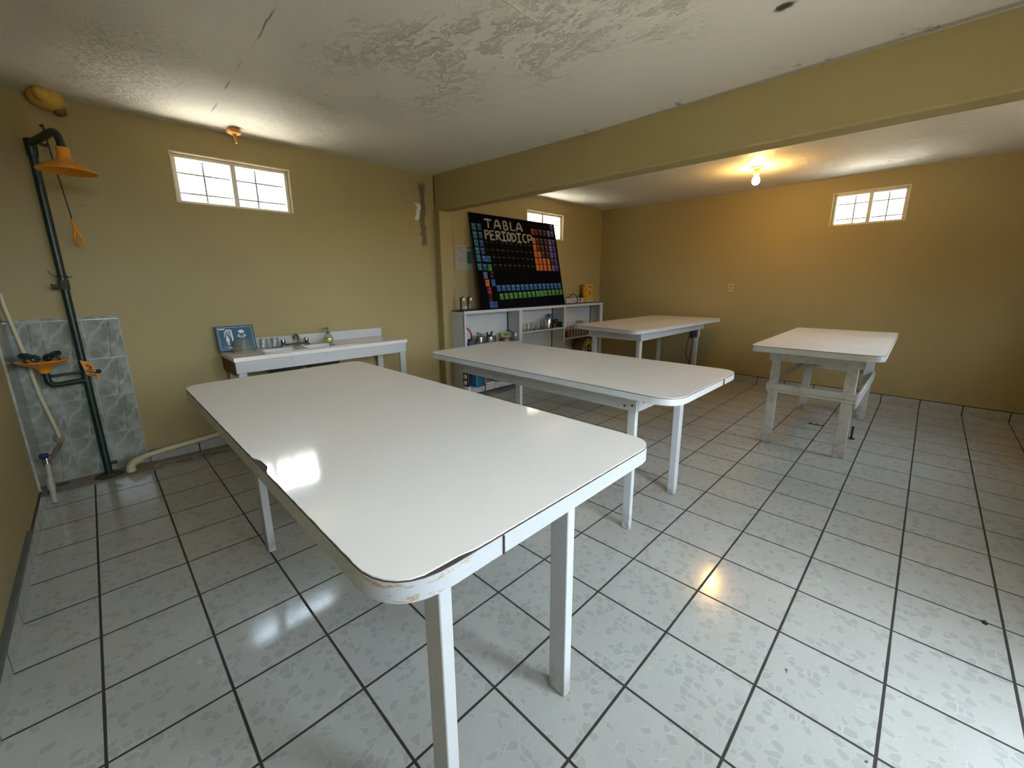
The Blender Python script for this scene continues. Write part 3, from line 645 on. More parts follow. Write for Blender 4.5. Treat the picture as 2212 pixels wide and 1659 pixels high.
make('valve_handle', B().blob((px+.21,py-.1,2.45), .05,.05,.05, 0, 1, 2), M['black'], es)
pr_ = make('pull_rod', B().tube([(.482,.74,7.20),(.49,.72,7.0),(.535,.70,6.3),(.585,.70,5.56)], .012, 8), M['rust'], es)
make('pull_handle', B().tube([(.585,.70,5.60),(.59,.70,5.50),(.56,.70,5.20),(.60,.70,5.12),(.675,.70,5.14),(.645,.70,5.28),(.59,.70,5.50)], .022, 8), M['orange'], pr_)
make('valve_lever', B().tube([(.44,.78,7.26),(.47,.76,7.28),(.485,.74,7.20),(.49,.74,7.02)], .022, 8).tube([(.38,.72,6.93),(.46,.70,6.90),(.50,.69,6.94)], .03, 8), M['rust'], pr_)
for (z, rr) in ((4.48,.085),(4.40,.08)): make('wire_tie', B().tube([(px+rr*math.cos(a), py+rr*math.sin(a), z+.01*math.sin(3*a)) for a in [i*math.pi/8 for i in range(17)]], .010, 6), M['rust'], es)
make('wire_end', B().tube([(px-.06,py-.02,4.46),(px-.14,py-.1,4.52),(px-.18,py-.1,4.60)], .008, 6), M['rust'], es); make('wire_end', B().tube([(px+.05,py-.05,4.44),(px+.15,py-.08,4.48)], .008, 6), M['rust'], es)
make('coupling', B().lathe([(.066,4.22),(.084,4.22),(.084,4.42),(.066,4.42)], (px,py,0), 20).tube([(px,py,4.28),(px-.17,py+.0,4.28)], .045, 12).tube([(px-.165,py,4.28),(px-.19,py,4.28)], .055, 12), M['rust'], es)

# water pipe with stop valve, drains
wp = thing('water_pipe', 'cream water supply pipe slanting down the marble tiles with a blue stop valve', 'pipe', (-.5, 1.3, 0))
make('riser', B().tube([(-.66,1.40,4.15),(-.655,1.40,3.9),(-.56,1.40,2.9),(-.50,1.40,2.0),(-.40,1.40,1.25),(-.38,1.40,1.05)], .036, 12), M['pvc'], wp)
make('branch', B().tube([(-.40,1.43,.88),(-.48,.95,.84),(-.56,.53,.80)], .036, 12), simple('brown_pipe', (.20,.15,.11), .7), wp); make('patch', B().blob((-.39,1.43,1.02), .09,.03,.16,.2,14,2), M['cement'], wp)
make('drop_pipe', B().tube([(-.57,.50,.78),(-.575,.40,.55),(-.585,.25,.01)], .045, 12).tube([(-.579,.36,.50),(-.582,.30,.28)], .06, 12), M['pvcgrey'], wp)
vb = make('valve', B().tube([(-.57,.51,.72),(-.57,.51,.90)], .06, 12), M['chrome'], wp)
make('valve_knob', B().box(-.66,-.52,.45,.56,.90,.985), simple('navy_knob', (.008,.010,.05), .4), vb, .01)
dp = thing('drain_pipe', 'cream drain pipe running low along the back wall from the shower to the sink', 'pipe', (2, 1.3, 0))
make('pipe', B().tube([(.78,1.20,.20),(.96,1.33,.23),(1.4,1.36,.27),(2.4,1.36,.36),(4.7,1.33,.52)], .07, 14), M['pvc'], dp)
make('elbow', B().tube([(.62,1.06,.005),(.62,1.06,.12),(.66,1.10,.19),(.80,1.21,.205)], .09, 14), M['pvc'], dp)
fd = make('floor_drain', B().lathe([(0,.02),(.03,.02),(.13,.02),(.15,.0)], (-.50,1.22,.012), 28), M['drain'])
tag(fd, 'round grey drain cover on the floor at the foot of the marble tiles', 'drain')
b = B()
for i in range(4):
    a = i*math.pi/4; b.obox((-.50,1.22,.034), (math.cos(a)*.1,math.sin(a)*.1,0), (-math.sin(a)*.008,math.cos(a)*.008,0), (0,0,.002))
make('slot', b, M['black'], fd)

# foam plugs in the ceiling
f1 = make('foam_plug', B().blob((.60,1.30,7.90), .27,.30,.20, .12, 4).blob((.55,1.12,7.90), .15,.22,.13, .2, 9), M['yfoam']); tag(f1, 'large lump of yellow foam at the top of the wall above the emergency shower', 'foam', 'foam plugs at the ceiling')
make('burnt_end', B().blob((.78,1.33,7.75), .10,.13,.09, .25, 5), M['brownfoam'], f1)
f2 = make('foam_plug', B().blob((3.70,.88,7.95), .15,.13,.10, .35, 6).tube([(3.70,.88,7.90),(3.71,.875,7.76),(3.715,.87,7.66)], [.06,.03,.022], 8), M['ofoam']); tag(f2, 'small orange foam drip on the ceiling above the left window', 'foam', 'foam plugs at the ceiling')

# ------------------------------------------------------------------ open shelf unit
su = thing('shelf_unit', 'white open shelf unit with three bays along the back wall beyond the pillar', 'shelf', (14.7, .65, 0))
S0, S1, SF, SB, SZ = 10.13, 19.28, .30, 1.0, 3.29
pt = M['paint']
make('top', B().box(S0, S1, SF, 1.2, SZ-.03, SZ+.005), M['darkboard'], su)
make('front_rail', B().box(S0, S1, SF-.02, SF, SZ-.11, SZ), M['paint_clean'], su)
make('side_panel', B().box(S0, S0+.04, SF, SB, 0.05, SZ-.03), pt, su); make('side_panel', B().box(S1-.05, S1, SF, SB, .05, SZ-.03), pt, su)
make('upright', B().box(S0, S0+.09, SF-.02, SF+.03, .05, SZ-.11), M['paint_clean'], su); make('upright', B().box(13.04, 13.22, SF-.02, SF+.05, .05, SZ-.11), M['paint_clean'], su)
make('upright', B().box(16.04, 16.14, SF-.02, SF+.05, .05, SZ-.11), M['paint_clean'], su); make('upright', B().box(S1-.22, S1, SF-.02, SF+.05, .05, SZ-.11), M['paint_clean'], su)
make('divider', B().box(13.08, 13.16, SF+.05, SB, .05, SZ-.03), pt, su); make('divider', B().box(16.06, 16.13, SF+.05, SB, .05, SZ-.03), pt, su)
make('back_panel', B().box(S0, S1, SB, SB+.03, .05, SZ-.03), pt, su)
for x in (13.06, 16.04, 19.2): make('painted_shade_strip', B().box(x-.03, x, SB-.03, SB, .1, SZ-.04), M['seam'], su)  # dark strips put in as shade in the back corners of the bays
sh = [(S0+.04,13.08,1.92),(13.16,16.06,2.25),(16.13,S1-.05,1.70),(S0+.04,13.08,.32),(13.16,16.06,.32),(16.13,S1-.05,.60)]
for (x0,x1,z) in sh: make('shelf', B().box(x0, x1, SF+.02, SB, z-.055, z), pt, su)
make('plinth', B().box(S0, S1, SF-.02, SF+.02, .12, .34), pt, su)

# the periodic table board
BW, BH = 5.1, 3.716
bo, bu, bv = Vector((11.28,.50,SZ+.016)), Vector((1,0,0)), Vector((0,.75,3.64)).normalized(); bn = bu.cross(bv)
if bn.y > 0: bn = -bn
def onb(a, c, k=0): return bo + bu*a + bv*c + bn*k
pb = thing('periodic_table_board', 'big black handmade periodic table board leaning on top of the shelf unit', 'board', (13.8, .8, SZ))
make('panel', B().obox(onb(BW/2, BH/2, -.02), bu*BW/2, bv*BH/2, bn*.02), M['boardblack'], pb)
CM = {k: simple('card_'+k, c, .6, var=.08, spec=.03 if k in ('dark','brown') else .2) for k, c in dict(cyan=(.012,.13,.19), blue=(.008,.045,.16), midblue=(.012,.085,.26), green=(.045,.19,.022), orange=(.50,.11,.008), red=(.25,.012,.012), maroon=(.055,.008,.010), lilac=(.10,.11,.25), violet=(.045,.03,.16), brown=(.03,.015,.014), dark=(.0055,.0055,.006)).items()}
ink = simple('white_ink', (.42,.42,.42), .6)
def card(a, c, sym, col, w_=.205, h_=.265, name='element_card', dim=False):
    b = B(); j = rnd.uniform(-.03,.03); uu = (bu*math.cos(j) + bv*math.sin(j)); vv = (bv*math.cos(j) - bu*math.sin(j))
    p = onb(a, c, .003); b.obox(p, uu*w_/2, vv*h_/2, bn*.003)
    if sym: tprint(sym, .075, 1, b, p - uu*w_*.42 + vv*h_*.14, uu, vv, bn, .0045)
    b.mi = 1; q = p + bn*.0045
    for (x0,y0,x1,y1) in ((.22,.33,.36,.42),(-.1,-.22,.12,-.14)) : b.quad(q+uu*w_*x0+vv*h_*y0, q+uu*w_*x1+vv*h_*y0, q+uu*w_*x1+vv*h_*y1, q+uu*w_*x0+vv*h_*y1)
    return make(name, b, [CM[col], ink], pb, smooth=0)
for i, s_ in enumerate(('Li','Na','K','Rb','Cs','Fr')): card(.14, (3.18,2.87,2.56,2.26,1.97,1.64)[i], s_, 'cyan')
for i, s_ in enumerate(('Be','Mg','Ca','Sr')): card(.42, (3.19,2.87,2.56,2.26)[i], s_, 'blue')
card(.55, 1.96, 'Ba', 'midblue', .46, .23); card(.41, 1.63, 'Ra', 'blue'); card(.66, 1.62, '', 'green')
for a, c, k in ((.36,1.31,'lilac'),(.70,1.33,'brown'),(.40,1.01,'orange'),(.72,1.02,'midblue'),(.45,.71,'red'),(.44,.41,'brown'),(.45,.16,'midblue'),(.66,.15,'violet')): card(a, c, '', k)
cx_ = (3.52,3.77,4.04,4.325,4.61,4.87)
rows_ = [(3.25,('B','C','N','O','F','Ne'),('red','maroon','maroon','maroon','lilac','violet')),(2.86,('Al','Si','P','S','Cl','Ar'),('orange','maroon','maroon','maroon','lilac','violet')),
 (2.56,('Ga','Ge','As','Se','Br','Kr'),('orange','maroon','maroon','maroon','lilac','violet')),(2.27,('In','Sn','Sb','Te','I','Xe'),('orange','orange','maroon','maroon','lilac','violet')),
 (1.97,('Tl','Pb','Bi','Po','At','Rn'),('orange','orange','orange','orange','maroon','violet')),(1.68,('Nh','Fl','Mc','Lv','Ts','Og'),('orange','orange','orange','orange','lilac','violet'))]
for c, ss, kk in rows_:
    for i in range(6): card(cx_[i], c, ss[i], kk[i])
card(4.87, 3.56, 'He', 'violet')
for i, s_ in enumerate('La Ce Pr Nd Pm Sm Eu Gd Tb Dy Ho Er Tm Yb Lu'.split()): card(.97+.2793*i, .80+.005*i, s_, 'midblue', .21, .25)
for i, s_ in enumerate('Ac Th Pa U Np Pu Am Cm Bk Cf Es Fm Md No Lr'.split()): card(1.06+.2757*i, .465+.008*i, s_, 'green', .205 if i not in (9,) else .30, .25)
# the black transition-metal cards, barely visible: two rows as parts, the others as one sheet of cards
tm = ['Sc Ti V Cr Mn Fe Co Ni Cu Zn'.split(), 'Y Zr Nb Mo Tc Ru Rh Pd Ag Cd'.split(), 'Hf Ta W Re Os Ir Pt Au Hg'.split(), 'Rf Db Sg Bh Hs Mt Ds Rg Cn'.split()]
b = B()
for rr, ss in enumerate(tm):
    for i, s_ in enumerate(ss):
        a = (.69 if rr < 2 else .975) + .2795*i; c = (2.55,2.25,1.96,1.65)[rr]; p = onb(a, c, .003)
        b.mi = 0; b.obox(p, bu*.11, bv*.135, bn*.003); tprint(s_, .07, 1, b, p - bu*.08 + bv*.05, bu, bv, bn, .0045)
        b.mi = 1; q = p + bn*.0045 + bu*.06 + bv*.09; b.quad(q, q+bu*.025, q+bu*.025+bv*.02, q+bv*.02)
o_ = make('dark_card_sheet', b, [CM['dark'], simple('grey_ink', (.12,.12,.115), .6)], pb, smooth=0); o_['kind'] = 'stuff'
# glitter title
def letter(strokes, x, y, sx, sy):
    b = B()
    for st in strokes: b.tube([onb(x+p[0]*sx, y+p[1]*sy, .012) for p in st], .036, 8, True)
    o = make('glitter_letter', b, M['glitter'], pb); return o
arc = lambda cx,cy_,rx,ry,a0,a1,n=8: [(cx+rx*math.cos(math.radians(a0+(a1-a0)*i/n)), cy_+ry*math.sin(math.radians(a0+(a1-a0)*i/n))) for i in range(n+1)]
LT = dict(T=[[(0,.93),(.5,.98),(1,.92)],[(.52,.95),(.48,0)]], A=[[(0,0),(.28,.7),(.45,1),(.6,1),(.78,.7),(1,0)],[(.2,.36),(.82,.36)]],
 B=[[(.05,0),(.05,1),(.5,1),(.8,.85),(.75,.62),(.4,.52),(.85,.42),(1,.2),(.8,.02),(.05,0)]], L=[[(.1,1),(.05,.05),(1,.05)]],
 P=[[(.1,0),(.1,1),(.65,1),(.95,.82),(.85,.58),(.15,.5)]], E=[[(1,1),(.05,1),(.05,0),(1,0)],[(.05,.52),(.8,.52)]], R=[[(.05,0),(.05,1),(.6,1),(.9,.8),(.8,.58),(.1,.5)],[(.45,.5),(1,0)]],
 I=[[(0,1),(1,1)],[(.5,1),(.5,0)],[(0,0),(1,0)]], O=[arc(.5,.5,.5,.5,90,450,14)], D=[[(0,0),(.05,1),(.5,.95),(.95,.65),(.95,.3),(.5,.03),(0,0)]], C=[[(1,.98),(.5,1),(.1,.75),(.05,.4),(.4,.08),(1,.0)]], Q=[[(.05,0),(.05,1),(.6,.98),(.95,.75),(.9,.4),(.15,.38)]])
for ch, x, w_ in (('T',.71,.37),('A',1.20,.37),('B',1.74,.24),('L',2.14,.22),('A',2.48,.36)): letter(LT[ch], x, 3.19, w_, .34)
for ch, x, w_ in (('P',.64,.20),('E',.92,.21),('R',1.24,.24),('I',1.54,.26),('O',1.87,.19),('D',2.14,.24),('I',2.44,.25),('C',2.80,.19),('Q',3.11,.27)): letter(LT[ch], x, 2.74, w_, .34)

# things on top of the shelf unit
wc = thing('wall_chart', 'white printed chart on the wall, half hidden behind the periodic table board', 'poster', (11.2, wy(11)-.01, 4.83))
ya = wy(11.2)-.012
make('sheet', B().box(10.60, 11.75, ya-.004, ya, 4.83, 5.72), simple('chart_paper', (.33,.31,.26), .6), wc)
for (x0,z0,x1,z1) in ((11.2,5.62,11.7,5.66),(10.70,5.60,10.95,5.625),(10.72,5.55,11.0,5.57),(10.85,5.46,11.02,5.48),(10.80,5.20,11.0,5.22),(10.83,5.25,10.95,5.27),(10.86,5.15,10.98,5.165),(10.84,5.10,10.93,5.12)): make('print', B().box(x0,x1,ya-.006,ya-.004,z0,z1), M['bar'], wc)
make('picture', B().box(11.20,11.42,ya-.007,ya-.004,5.05,5.5), simple('chart_teal', (.05,.12,.15), .6), wc)
ap = thing('electrolysis_apparatus', 'small glass tube apparatus with white labels on the left end of the shelf unit', 'lab apparatus', (10.47,.62,SZ))
make('base', B().box(10.27,10.69,.52,.72,SZ+.010,SZ+.05), M['darkboard'], ap, .004)
for x in (10.31, 10.65):
    make('post', B().box(x-.03,x+.03,.66,.70,SZ+.05,SZ+.50), M['darkboard'], ap)
    make('tube', B().lathe([(0,.06),(.03,.06),(.035,.10),(.035,.50),(.03,.50)], (x+.03,.60,SZ), 14), M['ware'], ap); make('cap', B().lathe([(0,.55),(.02,.55),(.03,.50),(.03,.48)], (x+.03,.60,SZ), 12), M['black'], ap)
    make('paper_label', B().box(x+.0,x+.085,.545,.55,SZ+.37,SZ+.47), M['white'], ap)
make('vessel', B().lathe([(0,.055),(.12,.055),(.13,.10),(.12,.16),(.115,.16)], (10.48,.62,SZ), 20), M['ware'], ap)
make('lead_wire', B().tube([(10.2+.10*math.cos(a)*1.0, .75, SZ+.62+.18*math.sin(a)) for a in [math.pi*i/10 for i in range(11)]] + [(10.10,.75,SZ+.3),(10.12,.72,SZ+.02)], .006, 6).tube([(10.46+.13*math.cos(a), .72, SZ+.58+.16*math.sin(a)) for a in [math.pi*i/10 for i in range(11)]], .006, 6), M['bar'], ap)
dv = thing('white_device', 'flat white electronic box with black cable beside the periodic table board', 'device', (17.45,.8,SZ))
make('case', B().box(16.75,18.2,.70,1.0,SZ+.02,SZ+.26), simple('white_casing', (.42,.41,.41), .5), dv, .01)
b = B()
for x in (17.3,17.42,17.85,18.0): b.box(x,x+.06,.695,.70,SZ+.08,SZ+.13)
make('port', b, M['bar'], dv)
make('foot_bar', B().box(17.1,18.1,.66,.70,SZ+.010,SZ+.02), M['pvcgrey'], dv)
make('cable', B().tube([(16.7,.70,SZ+.30),(17.0,.72,SZ+.33),(17.2,.75,SZ+.45),(17.35,.75,SZ+.46),(17.6,.72,SZ+.36),(17.9,.7,SZ+.31),(18.2,.7,SZ+.28)], .022, 8).tube([(17.55,.72,SZ+.33),(17.62,.67,SZ+.2),(17.60,.66,SZ+.1),(17.45,.64,SZ+.02)], .022, 8).tube([(17.86,.7,SZ+.3),(17.85,.68,SZ+.2),(17.78,.66,SZ+.14)], .024, 8), M['black'], dv)
yb = thing('yellow_box', 'yellow printed game box standing upright on the right end of the shelf unit', 'box', (19.0,.85,SZ))
make('carton', B().box(18.42,19.25,.84,.98,SZ+.010,SZ+.93), simple('yellow_carton', (.52,.28,.008), .5, var=.2), yb, .004)
yk = .836; pm = [simple('print_peach', (.50,.30,.13), .6), simple('print_red', (.38,.04,.01), .6), simple('print_grey', (.42,.38,.34), .6), simple('print_dark', (.09,.02,.01), .6)]
b = B(); b.poly([(18.42+.43+.15*math.cos(t*math.pi/8), yk, SZ+.50+.26*math.sin(t*math.pi/8)) for t in range(16)]); make('printed_body', b, pm[0], yb, smooth=0)
b = B(); b.poly([(18.42+.44+.09*math.cos(t*math.pi/6), yk-.001, SZ+.72+.08*math.sin(t*math.pi/6)) for t in range(12)]); make('printed_head', b, pm[0], yb, smooth=0)
for (x0,z0,x1,z1,i) in [(.12,.82,.70,.89,0),(.30,.18,.58,.30,0),(.22,.02,.76,.15,2),(.36,.76,.54,.82,3),(.40,.42,.52,.58,1),(.43,.36,.49,.42,1)] + [(x,z,x+.06,z+.035,3) for (x,z) in ((.10,.30),(.10,.40),(.10,.56),(.14,.63),(.70,.30),(.70,.40),(.70,.52))]:
    make('print', B().box(18.42+x0,18.42+x1,yk-.003,yk+.004,SZ+z0,SZ+z1), pm[i], yb, smooth=0)

# left bay
def st(o, label, cat, group=None): return tag(o, label, cat, group)
LB = 1.924
pl = thing('red_rimmed_plate', 'white round plate with a red rim propped at the left of the left shelf bay', 'plate', (10.62,.85,LB))
pa = (0,-.97,.22)
make('rim', B().lathe([(.30,.0),(.37,.0),(.37,.035),(.30,.035),(.30,.0)], (10.60,.90,LB+.37), 40, pa), simple('red_rim', (.24,.012,.015), .35), pl); make('face', B().lathe([(0,.012),(.31,.012),(.31,.0),(0,0)], (10.60,.90,LB+.37), 40, pa), simple('plate_white', (.40,.41,.46), .4), pl)
cn = thing('blue_can', 'small blue can with a black lid beside the red-rimmed plate', 'can', (10.55,.50,LB))
make('body', B().lathe([(0,0),(.085,0),(.085,.20),(0,.20)], (10.55,.50,LB), 20), simple('can_blue', (.01,.05,.22), .35), cn); make('lid', B().lathe([(0,.30),(.06,.30),(.09,.27),(.09,.20),(0,.20)], (10.55,.50,LB), 20), M['black'], cn)
def pot(x, y, r_, h_, label):
    p = thing('steel_pot', label, 'pot', (x,y,LB), 'steel pots in the left bay')
    make('body', B().lathe([(0,0),(r_*.92,0),(r_,.03),(r_,h_),(r_*1.06,h_+.01),(r_*.97,h_),(r_*.94,.04),(0,.03)], (x,y,LB), 32), M['steel'], p)
    make('handle', B().tube([(x-r_*.9,y-.03,LB+h_*.8),(x-r_*1.15,y-.05,LB+h_*.75),(x-r_*1.15,y-.05,LB+h_*.55),(x-r_*.9,y-.03,LB+h_*.5)], .018, 8), M['black'], p); return p
pot(11.14,.58,.225,.33,'steel pot with a dark handle, holding green scissors'); pot(11.70,.62,.235,.29,'steel pot with black clips sticking out'); 
st(make('green_scissors', B().tube([(11.05,.62,LB+.36),(11.08,.62,LB+.46),(11.16,.62,LB+.44),(11.26,.60,LB+.35)], .024, 8).tube([(11.02,.62,LB+.43),(11.04,.62,LB+.50),(11.08,.62,LB+.46)], .02, 8).tube([(11.14,.62,LB+.1),(11.12,.62,LB+.4)], .02, 6), simple('green_plastic', (.015,.12,.02), .4)), 'green handled scissors standing in the left steel pot', 'scissors')
st(make('black_clips', B().obox((11.54,.62,LB+.38),(.02,0,.01),(0,.03,0),(-.01,0,.08)).obox((11.76,.62,LB+.39),(.025,0,-.01),(0,.03,0),(.04,0,.08)).obox((11.64,.62,LB+.33),(.10,0,0),(0,.04,0),(0,0,.03)).tube([(11.62,.62,LB+.06),(11.64,.62,LB+.3)], .02, 6), M['black']), 'black clips sticking out of the right steel pot', 'clip')
st(make('beaker', B().lathe([(0,0),(.11,0),(.115,.02),(.115,.28),(.105,.28),(.105,.03),(0,.02)], (12.08,.62,LB), 24), M['ware']), 'glass beaker between the steel pot and the colourful packet', 'beaker')
pk = thing('food_packet', 'green and yellow paper packet in the left shelf bay', 'packet', (12.6,.7,LB))
b = B().hexa([(12.44,.66,LB),(12.80,.66,LB),(12.80,.78,LB),(12.44,.78,LB),(12.35,.68,LB+.37),(12.86,.68,LB+.36),(12.86,.74,LB+.36),(12.35,.74,LB+.37)]); make('bag', b, simple('packet_cream', (.34,.30,.14), .6), pk)
make('print', B().hexa([(12.50,.668,LB+.20),(12.79,.668,LB+.20),(12.79,.672,LB+.20),(12.50,.672,LB+.20),(12.47,.672,LB+.33),(12.82,.672,LB+.33),(12.82,.678,LB+.33),(12.47,.678,LB+.33)]), simple('packet_green', (.10,.20,.015), .6), pk)
make('stripe', B().box(12.50,12.78,.658,.664,LB+.07,LB+.16), simple('packet_red', (.30,.06,.03), .6), pk)
st(make('curled_wire', B().tube([(12.55,.62,LB+.46),(12.8,.6,LB+.43),(12.98,.58,LB+.32),(13.02,.56,LB+.15),(13.0,.55,LB+.02)], .014, 6).blob((12.86,.56,LB+.07),.08,.06,.07,.2,3,2), M['black']), 'black cable curling over the paper packet', 'cable')
wb = thing('white_bottle', 'small white capped bottle at the right end of the left shelf bay', 'bottle', (12.96,.42,LB))
make('body', B().lathe([(0,0),(.09,0),(.095,.03),(.095,.16),(.04,.20),(0,.20)], (12.95,.42,LB), 20), M['cloudy'], wb); make('cap', B().lathe([(.05,.19),(.05,.30),(.02,.33),(0,.33)], (12.95,.42,LB), 16), M['white'], wb)
st(make('dark_jar', B().lathe([(0,0),(.10,0),(.10,.17),(.07,.2),(0,.2)], (12.25,.48,LB), 20), M['darkboard']), 'low dark jar in front of the paper packet', 'jar')
# middle bay
MB_ = 2.254
def beaker(x, y, r_, h_, label, cat='beaker', grp='glassware in the middle bay'):
    return st(make(cat.replace(' ','_'), B().lathe([(0,0),(r_*.95,0),(r_,.02),(r_,h_*.95),(r_*1.06,h_),(r_*.96,h_),(r_*.92,.03),(0,.02)], (x,y,MB_), 24), M['ware']), label, cat, grp)
beaker(13.68,.55,.11,.30,'glass beaker at the left end of the middle shelf bay'); beaker(13.97,.60,.10,.33,'glass beaker second from the left in the middle shelf bay'); beaker(14.17,.46,.09,.25,'low glass beaker in front in the middle shelf bay')
beaker(14.38,.70,.085,.34,'glass beaker third from the left in the middle shelf bay'); beaker(14.57,.74,.085,.36,'glass beaker next to the two tall cylinders in the middle shelf bay')
beaker(14.77,.74,.075,.46,'shorter of the two tall glass cylinders in the middle shelf bay','glass cylinder'); beaker(14.98,.72,.07,.55,'taller of the two tall glass cylinders in the middle shelf bay','glass cylinder')
st(make('glass_dish', B().lathe([(0,0),(.16,0),(.22,.09),(.205,.09),(.15,.015),(0,.015)], (14.72,.50,MB_), 28), M['ware']), 'flat glass dish in front of the tall glass cylinders', 'dish')
gb = thing('glass_bottle', 'clear bottle with a blue cap behind the steel cup', 'bottle', (15.5,.78,MB_)); make('body', B().lathe([(0,0),(.20,0),(.215,.03),(.215,.36),(.12,.47),(.10,.50),(.09,.50),(.11,.46),(.20,.35),(.20,.03),(0,.02)], (15.56,.77,MB_), 28), M['ware'], gb); make('cap', B().lathe([(0,.62),(.11,.62),(.12,.60),(.12,.50),(0,.50)], (15.60,.77,MB_), 20), simple('cap_blue', (.012,.02,.16), .4), gb)
st(make('steel_cup', B().lathe([(0,0),(.15,0),(.16,.03),(.165,.40),(.14,.45),(.0,.45)], (15.20,.52,MB_), 28), M['steel']), 'shiny steel cup standing before the clear bottle with the blue cap', 'cup')
st(make('dark_box', B().box(15.80,16.03,.62,.85,MB_,MB_+.37), simple('dark_box', (.02,.022,.022), .5), bevel=.006), 'dark box with pale lid edge at the right in the middle shelf bay', 'box')
st(make('teal_box', B().box(15.98,16.055,.36,.58,MB_,MB_+.25), simple('teal_box', (.012,.04,.05), .5), bevel=.006), 'small dark teal box at the right end of the middle shelf bay', 'box')
st(make('red_jar', B().lathe([(0,0),(.07,0),(.07,.16),(.05,.19),(0,.19)], (15.52,.46,MB_), 18), simple('dark_red', (.06,.006,.006), .4)), 'small dark red jar beside the steel cup', 'jar')
# right bay
RB = 1.704
st(make('brown_bottle', B().lathe([(0,0),(.10,0),(.105,.03),(.105,.45),(.045,.58),(.04,.74),(.05,.75),(.05,.82),(0,.83)], (16.30,.50,RB), 24), simple('brown_bottle', (.02,.010,.006), .15)), 'tall dark brown bottle at the left of the right shelf bay', 'bottle')
tr = st(make('red_tray', B().box(16.5,19.0,.60,.88,RB,RB+.30), simple('tray_dark_red', (.17,.008,.018), .5), bevel=.006), 'long dark red tray behind the glass tumblers in the right shelf bay', 'tray')
def tumbler(x, y, label): return st(make('tumbler', B().lathe([(0,0),(.08,0),(.10,.56),(.09,.56),(.07,.03),(0,.03)], (x,y,RB), 20), M['ware']), label, 'glass', 'tumblers in the right bay')
g0 = tumbler(16.62,.43,'first glass tumbler from the left in the right shelf bay')
for i, nm in enumerate(('second','third','fourth','fifth','sixth','seventh')):
    g = g0.copy(); C.objects.link(g); g.location.x += .235*(i+1)*U; g['label'] = nm+' glass tumbler from the left in the right shelf bay'
ds = st(make('glass_dish', B().lathe([(0,0),(.15,0),(.22,.10),(.21,.10),(.14,.015),(0,.015)], (17.95,.74,RB+.60), 28), M['ware']), 'upper of the two glass dishes stacked on the red tray', 'dish', 'stacked glass dishes')
d2 = st(make('glass_dish', B().lathe([(0,0),(.17,0),(.21,.28),(.20,.28),(.16,.015),(0,.015)], (17.95,.74,RB+.31), 28), M['ware']), 'lower of the two glass dishes stacked on the red tray', 'dish', 'stacked glass dishes')
# lower right bay: cream model in a blue tub
td = thing('anatomical_model', 'cream model with brown cavities standing in a blue tub under the right shelf', 'model', (18.45,.55,.60))
make('shell', B().hexa([(17.98,.5,.75),(18.92,.5,.75),(18.92,.7,.75),(17.98,.7,.75),(18.1,.5,1.1),(18.82,.5,1.1),(18.82,.7,1.1),(18.1,.7,1.1)]).hexa([(18.1,.5,1.1),(18.82,.5,1.1),(18.82,.7,1.1),(18.1,.7,1.1),(18.30,.52,1.40),(18.66,.52,1.40),(18.66,.68,1.40),(18.30,.68,1.40)]).hexa([(18.30,.52,1.40),(18.66,.52,1.40),(18.66,.68,1.40),(18.30,.68,1.40),(18.40,.55,1.48),(18.56,.55,1.48),(18.56,.65,1.48),(18.40,.65,1.48)]), simple('cream_model', (.36,.29,.14), .5), td, .01)
b = B()
for (x,z,rx,rz) in ((18.47,.98,.17,.20),(18.14,1.06,.045,.10),(18.80,1.08,.05,.10),(18.47,1.36,.05,.08)): b.poly([(x+rx*math.cos(i*math.pi/8), .496, z+rz*math.sin(i*math.pi/8)) for i in range(16)])
make('cavity', b, simple('dark_red_brown', (.05,.012,.008), .5), td, smooth=0); make('organ', B().blob((18.47,.485,.96),.06,.03,.07,.05,2,2), simple('cream_organ', (.42,.35,.22), .4), td)
make('tub', B().box(17.85,19.1,.40,.49,.604,.82), simple('tub_blue', (.015,.07,.13), .5), td, .008)
st(make('dark_bag', B().blob((17.72,.70,1.09), .28,.2,.40,.15,8), M['seam']), 'dark bag slumped left of the cream anatomical model', 'bag')
st(make('grey_sack', B().blob((12.1,.65,.58), .42,.24,.27,.18,11), simple('grey_sack', (.20,.19,.17), .8, var=.3, nscale=9, bump=.5)), 'grey sack on the bottom of the left shelf bay', 'sack')
st(make('white_strip', B().box(11.3,11.75,.44,.5,.32,.36), M['white'], bevel=.004), 'small white strip lying in front of the grey sack', 'strip')

# ------------------------------------------------------------------ right wall and floor bits
wo_ = thing('wall_outlet', 'beige wall outlet on the right wall above the white table', 'outlet', (wx(-5.53), -5.53, 3.84))
def onr(y, z, k): return (wx(y)-k, y, z)
b = B(); b.hexa([onr(-5.65,3.84,0),onr(-5.41,3.84,0),onr(-5.41,3.84,.03),onr(-5.65,3.84,.03),onr(-5.65,4.20,0),onr(-5.41,4.20,0),onr(-5.41,4.20,.03),onr(-5.65,4.20,.03)]); make('plate', b, simple('outlet_beige', (.42,.34,.20), .5), wo_, .003)
b = B()
for z in (3.93,4.06):
    for y in (-5.56,-5.50): b.hexa([onr(y-.012,z,.028),onr(y+.012,z,.028),onr(y+.012,z,.034),onr(y-.012,z,.034),onr(y-.012,z+.06,.028),onr(y+.012,z+.06,.028),onr(y+.012,z+.06,.034),onr(y-.012,z+.06,.034)])
make('slot', b, M['seam'], wo_)
cb = Vector((16.35,-7.15,zc(-7.15)))
cl = thing('ceiling_bulb', 'lit bare bulb in a round ceiling socket', 'light bulb', cb)
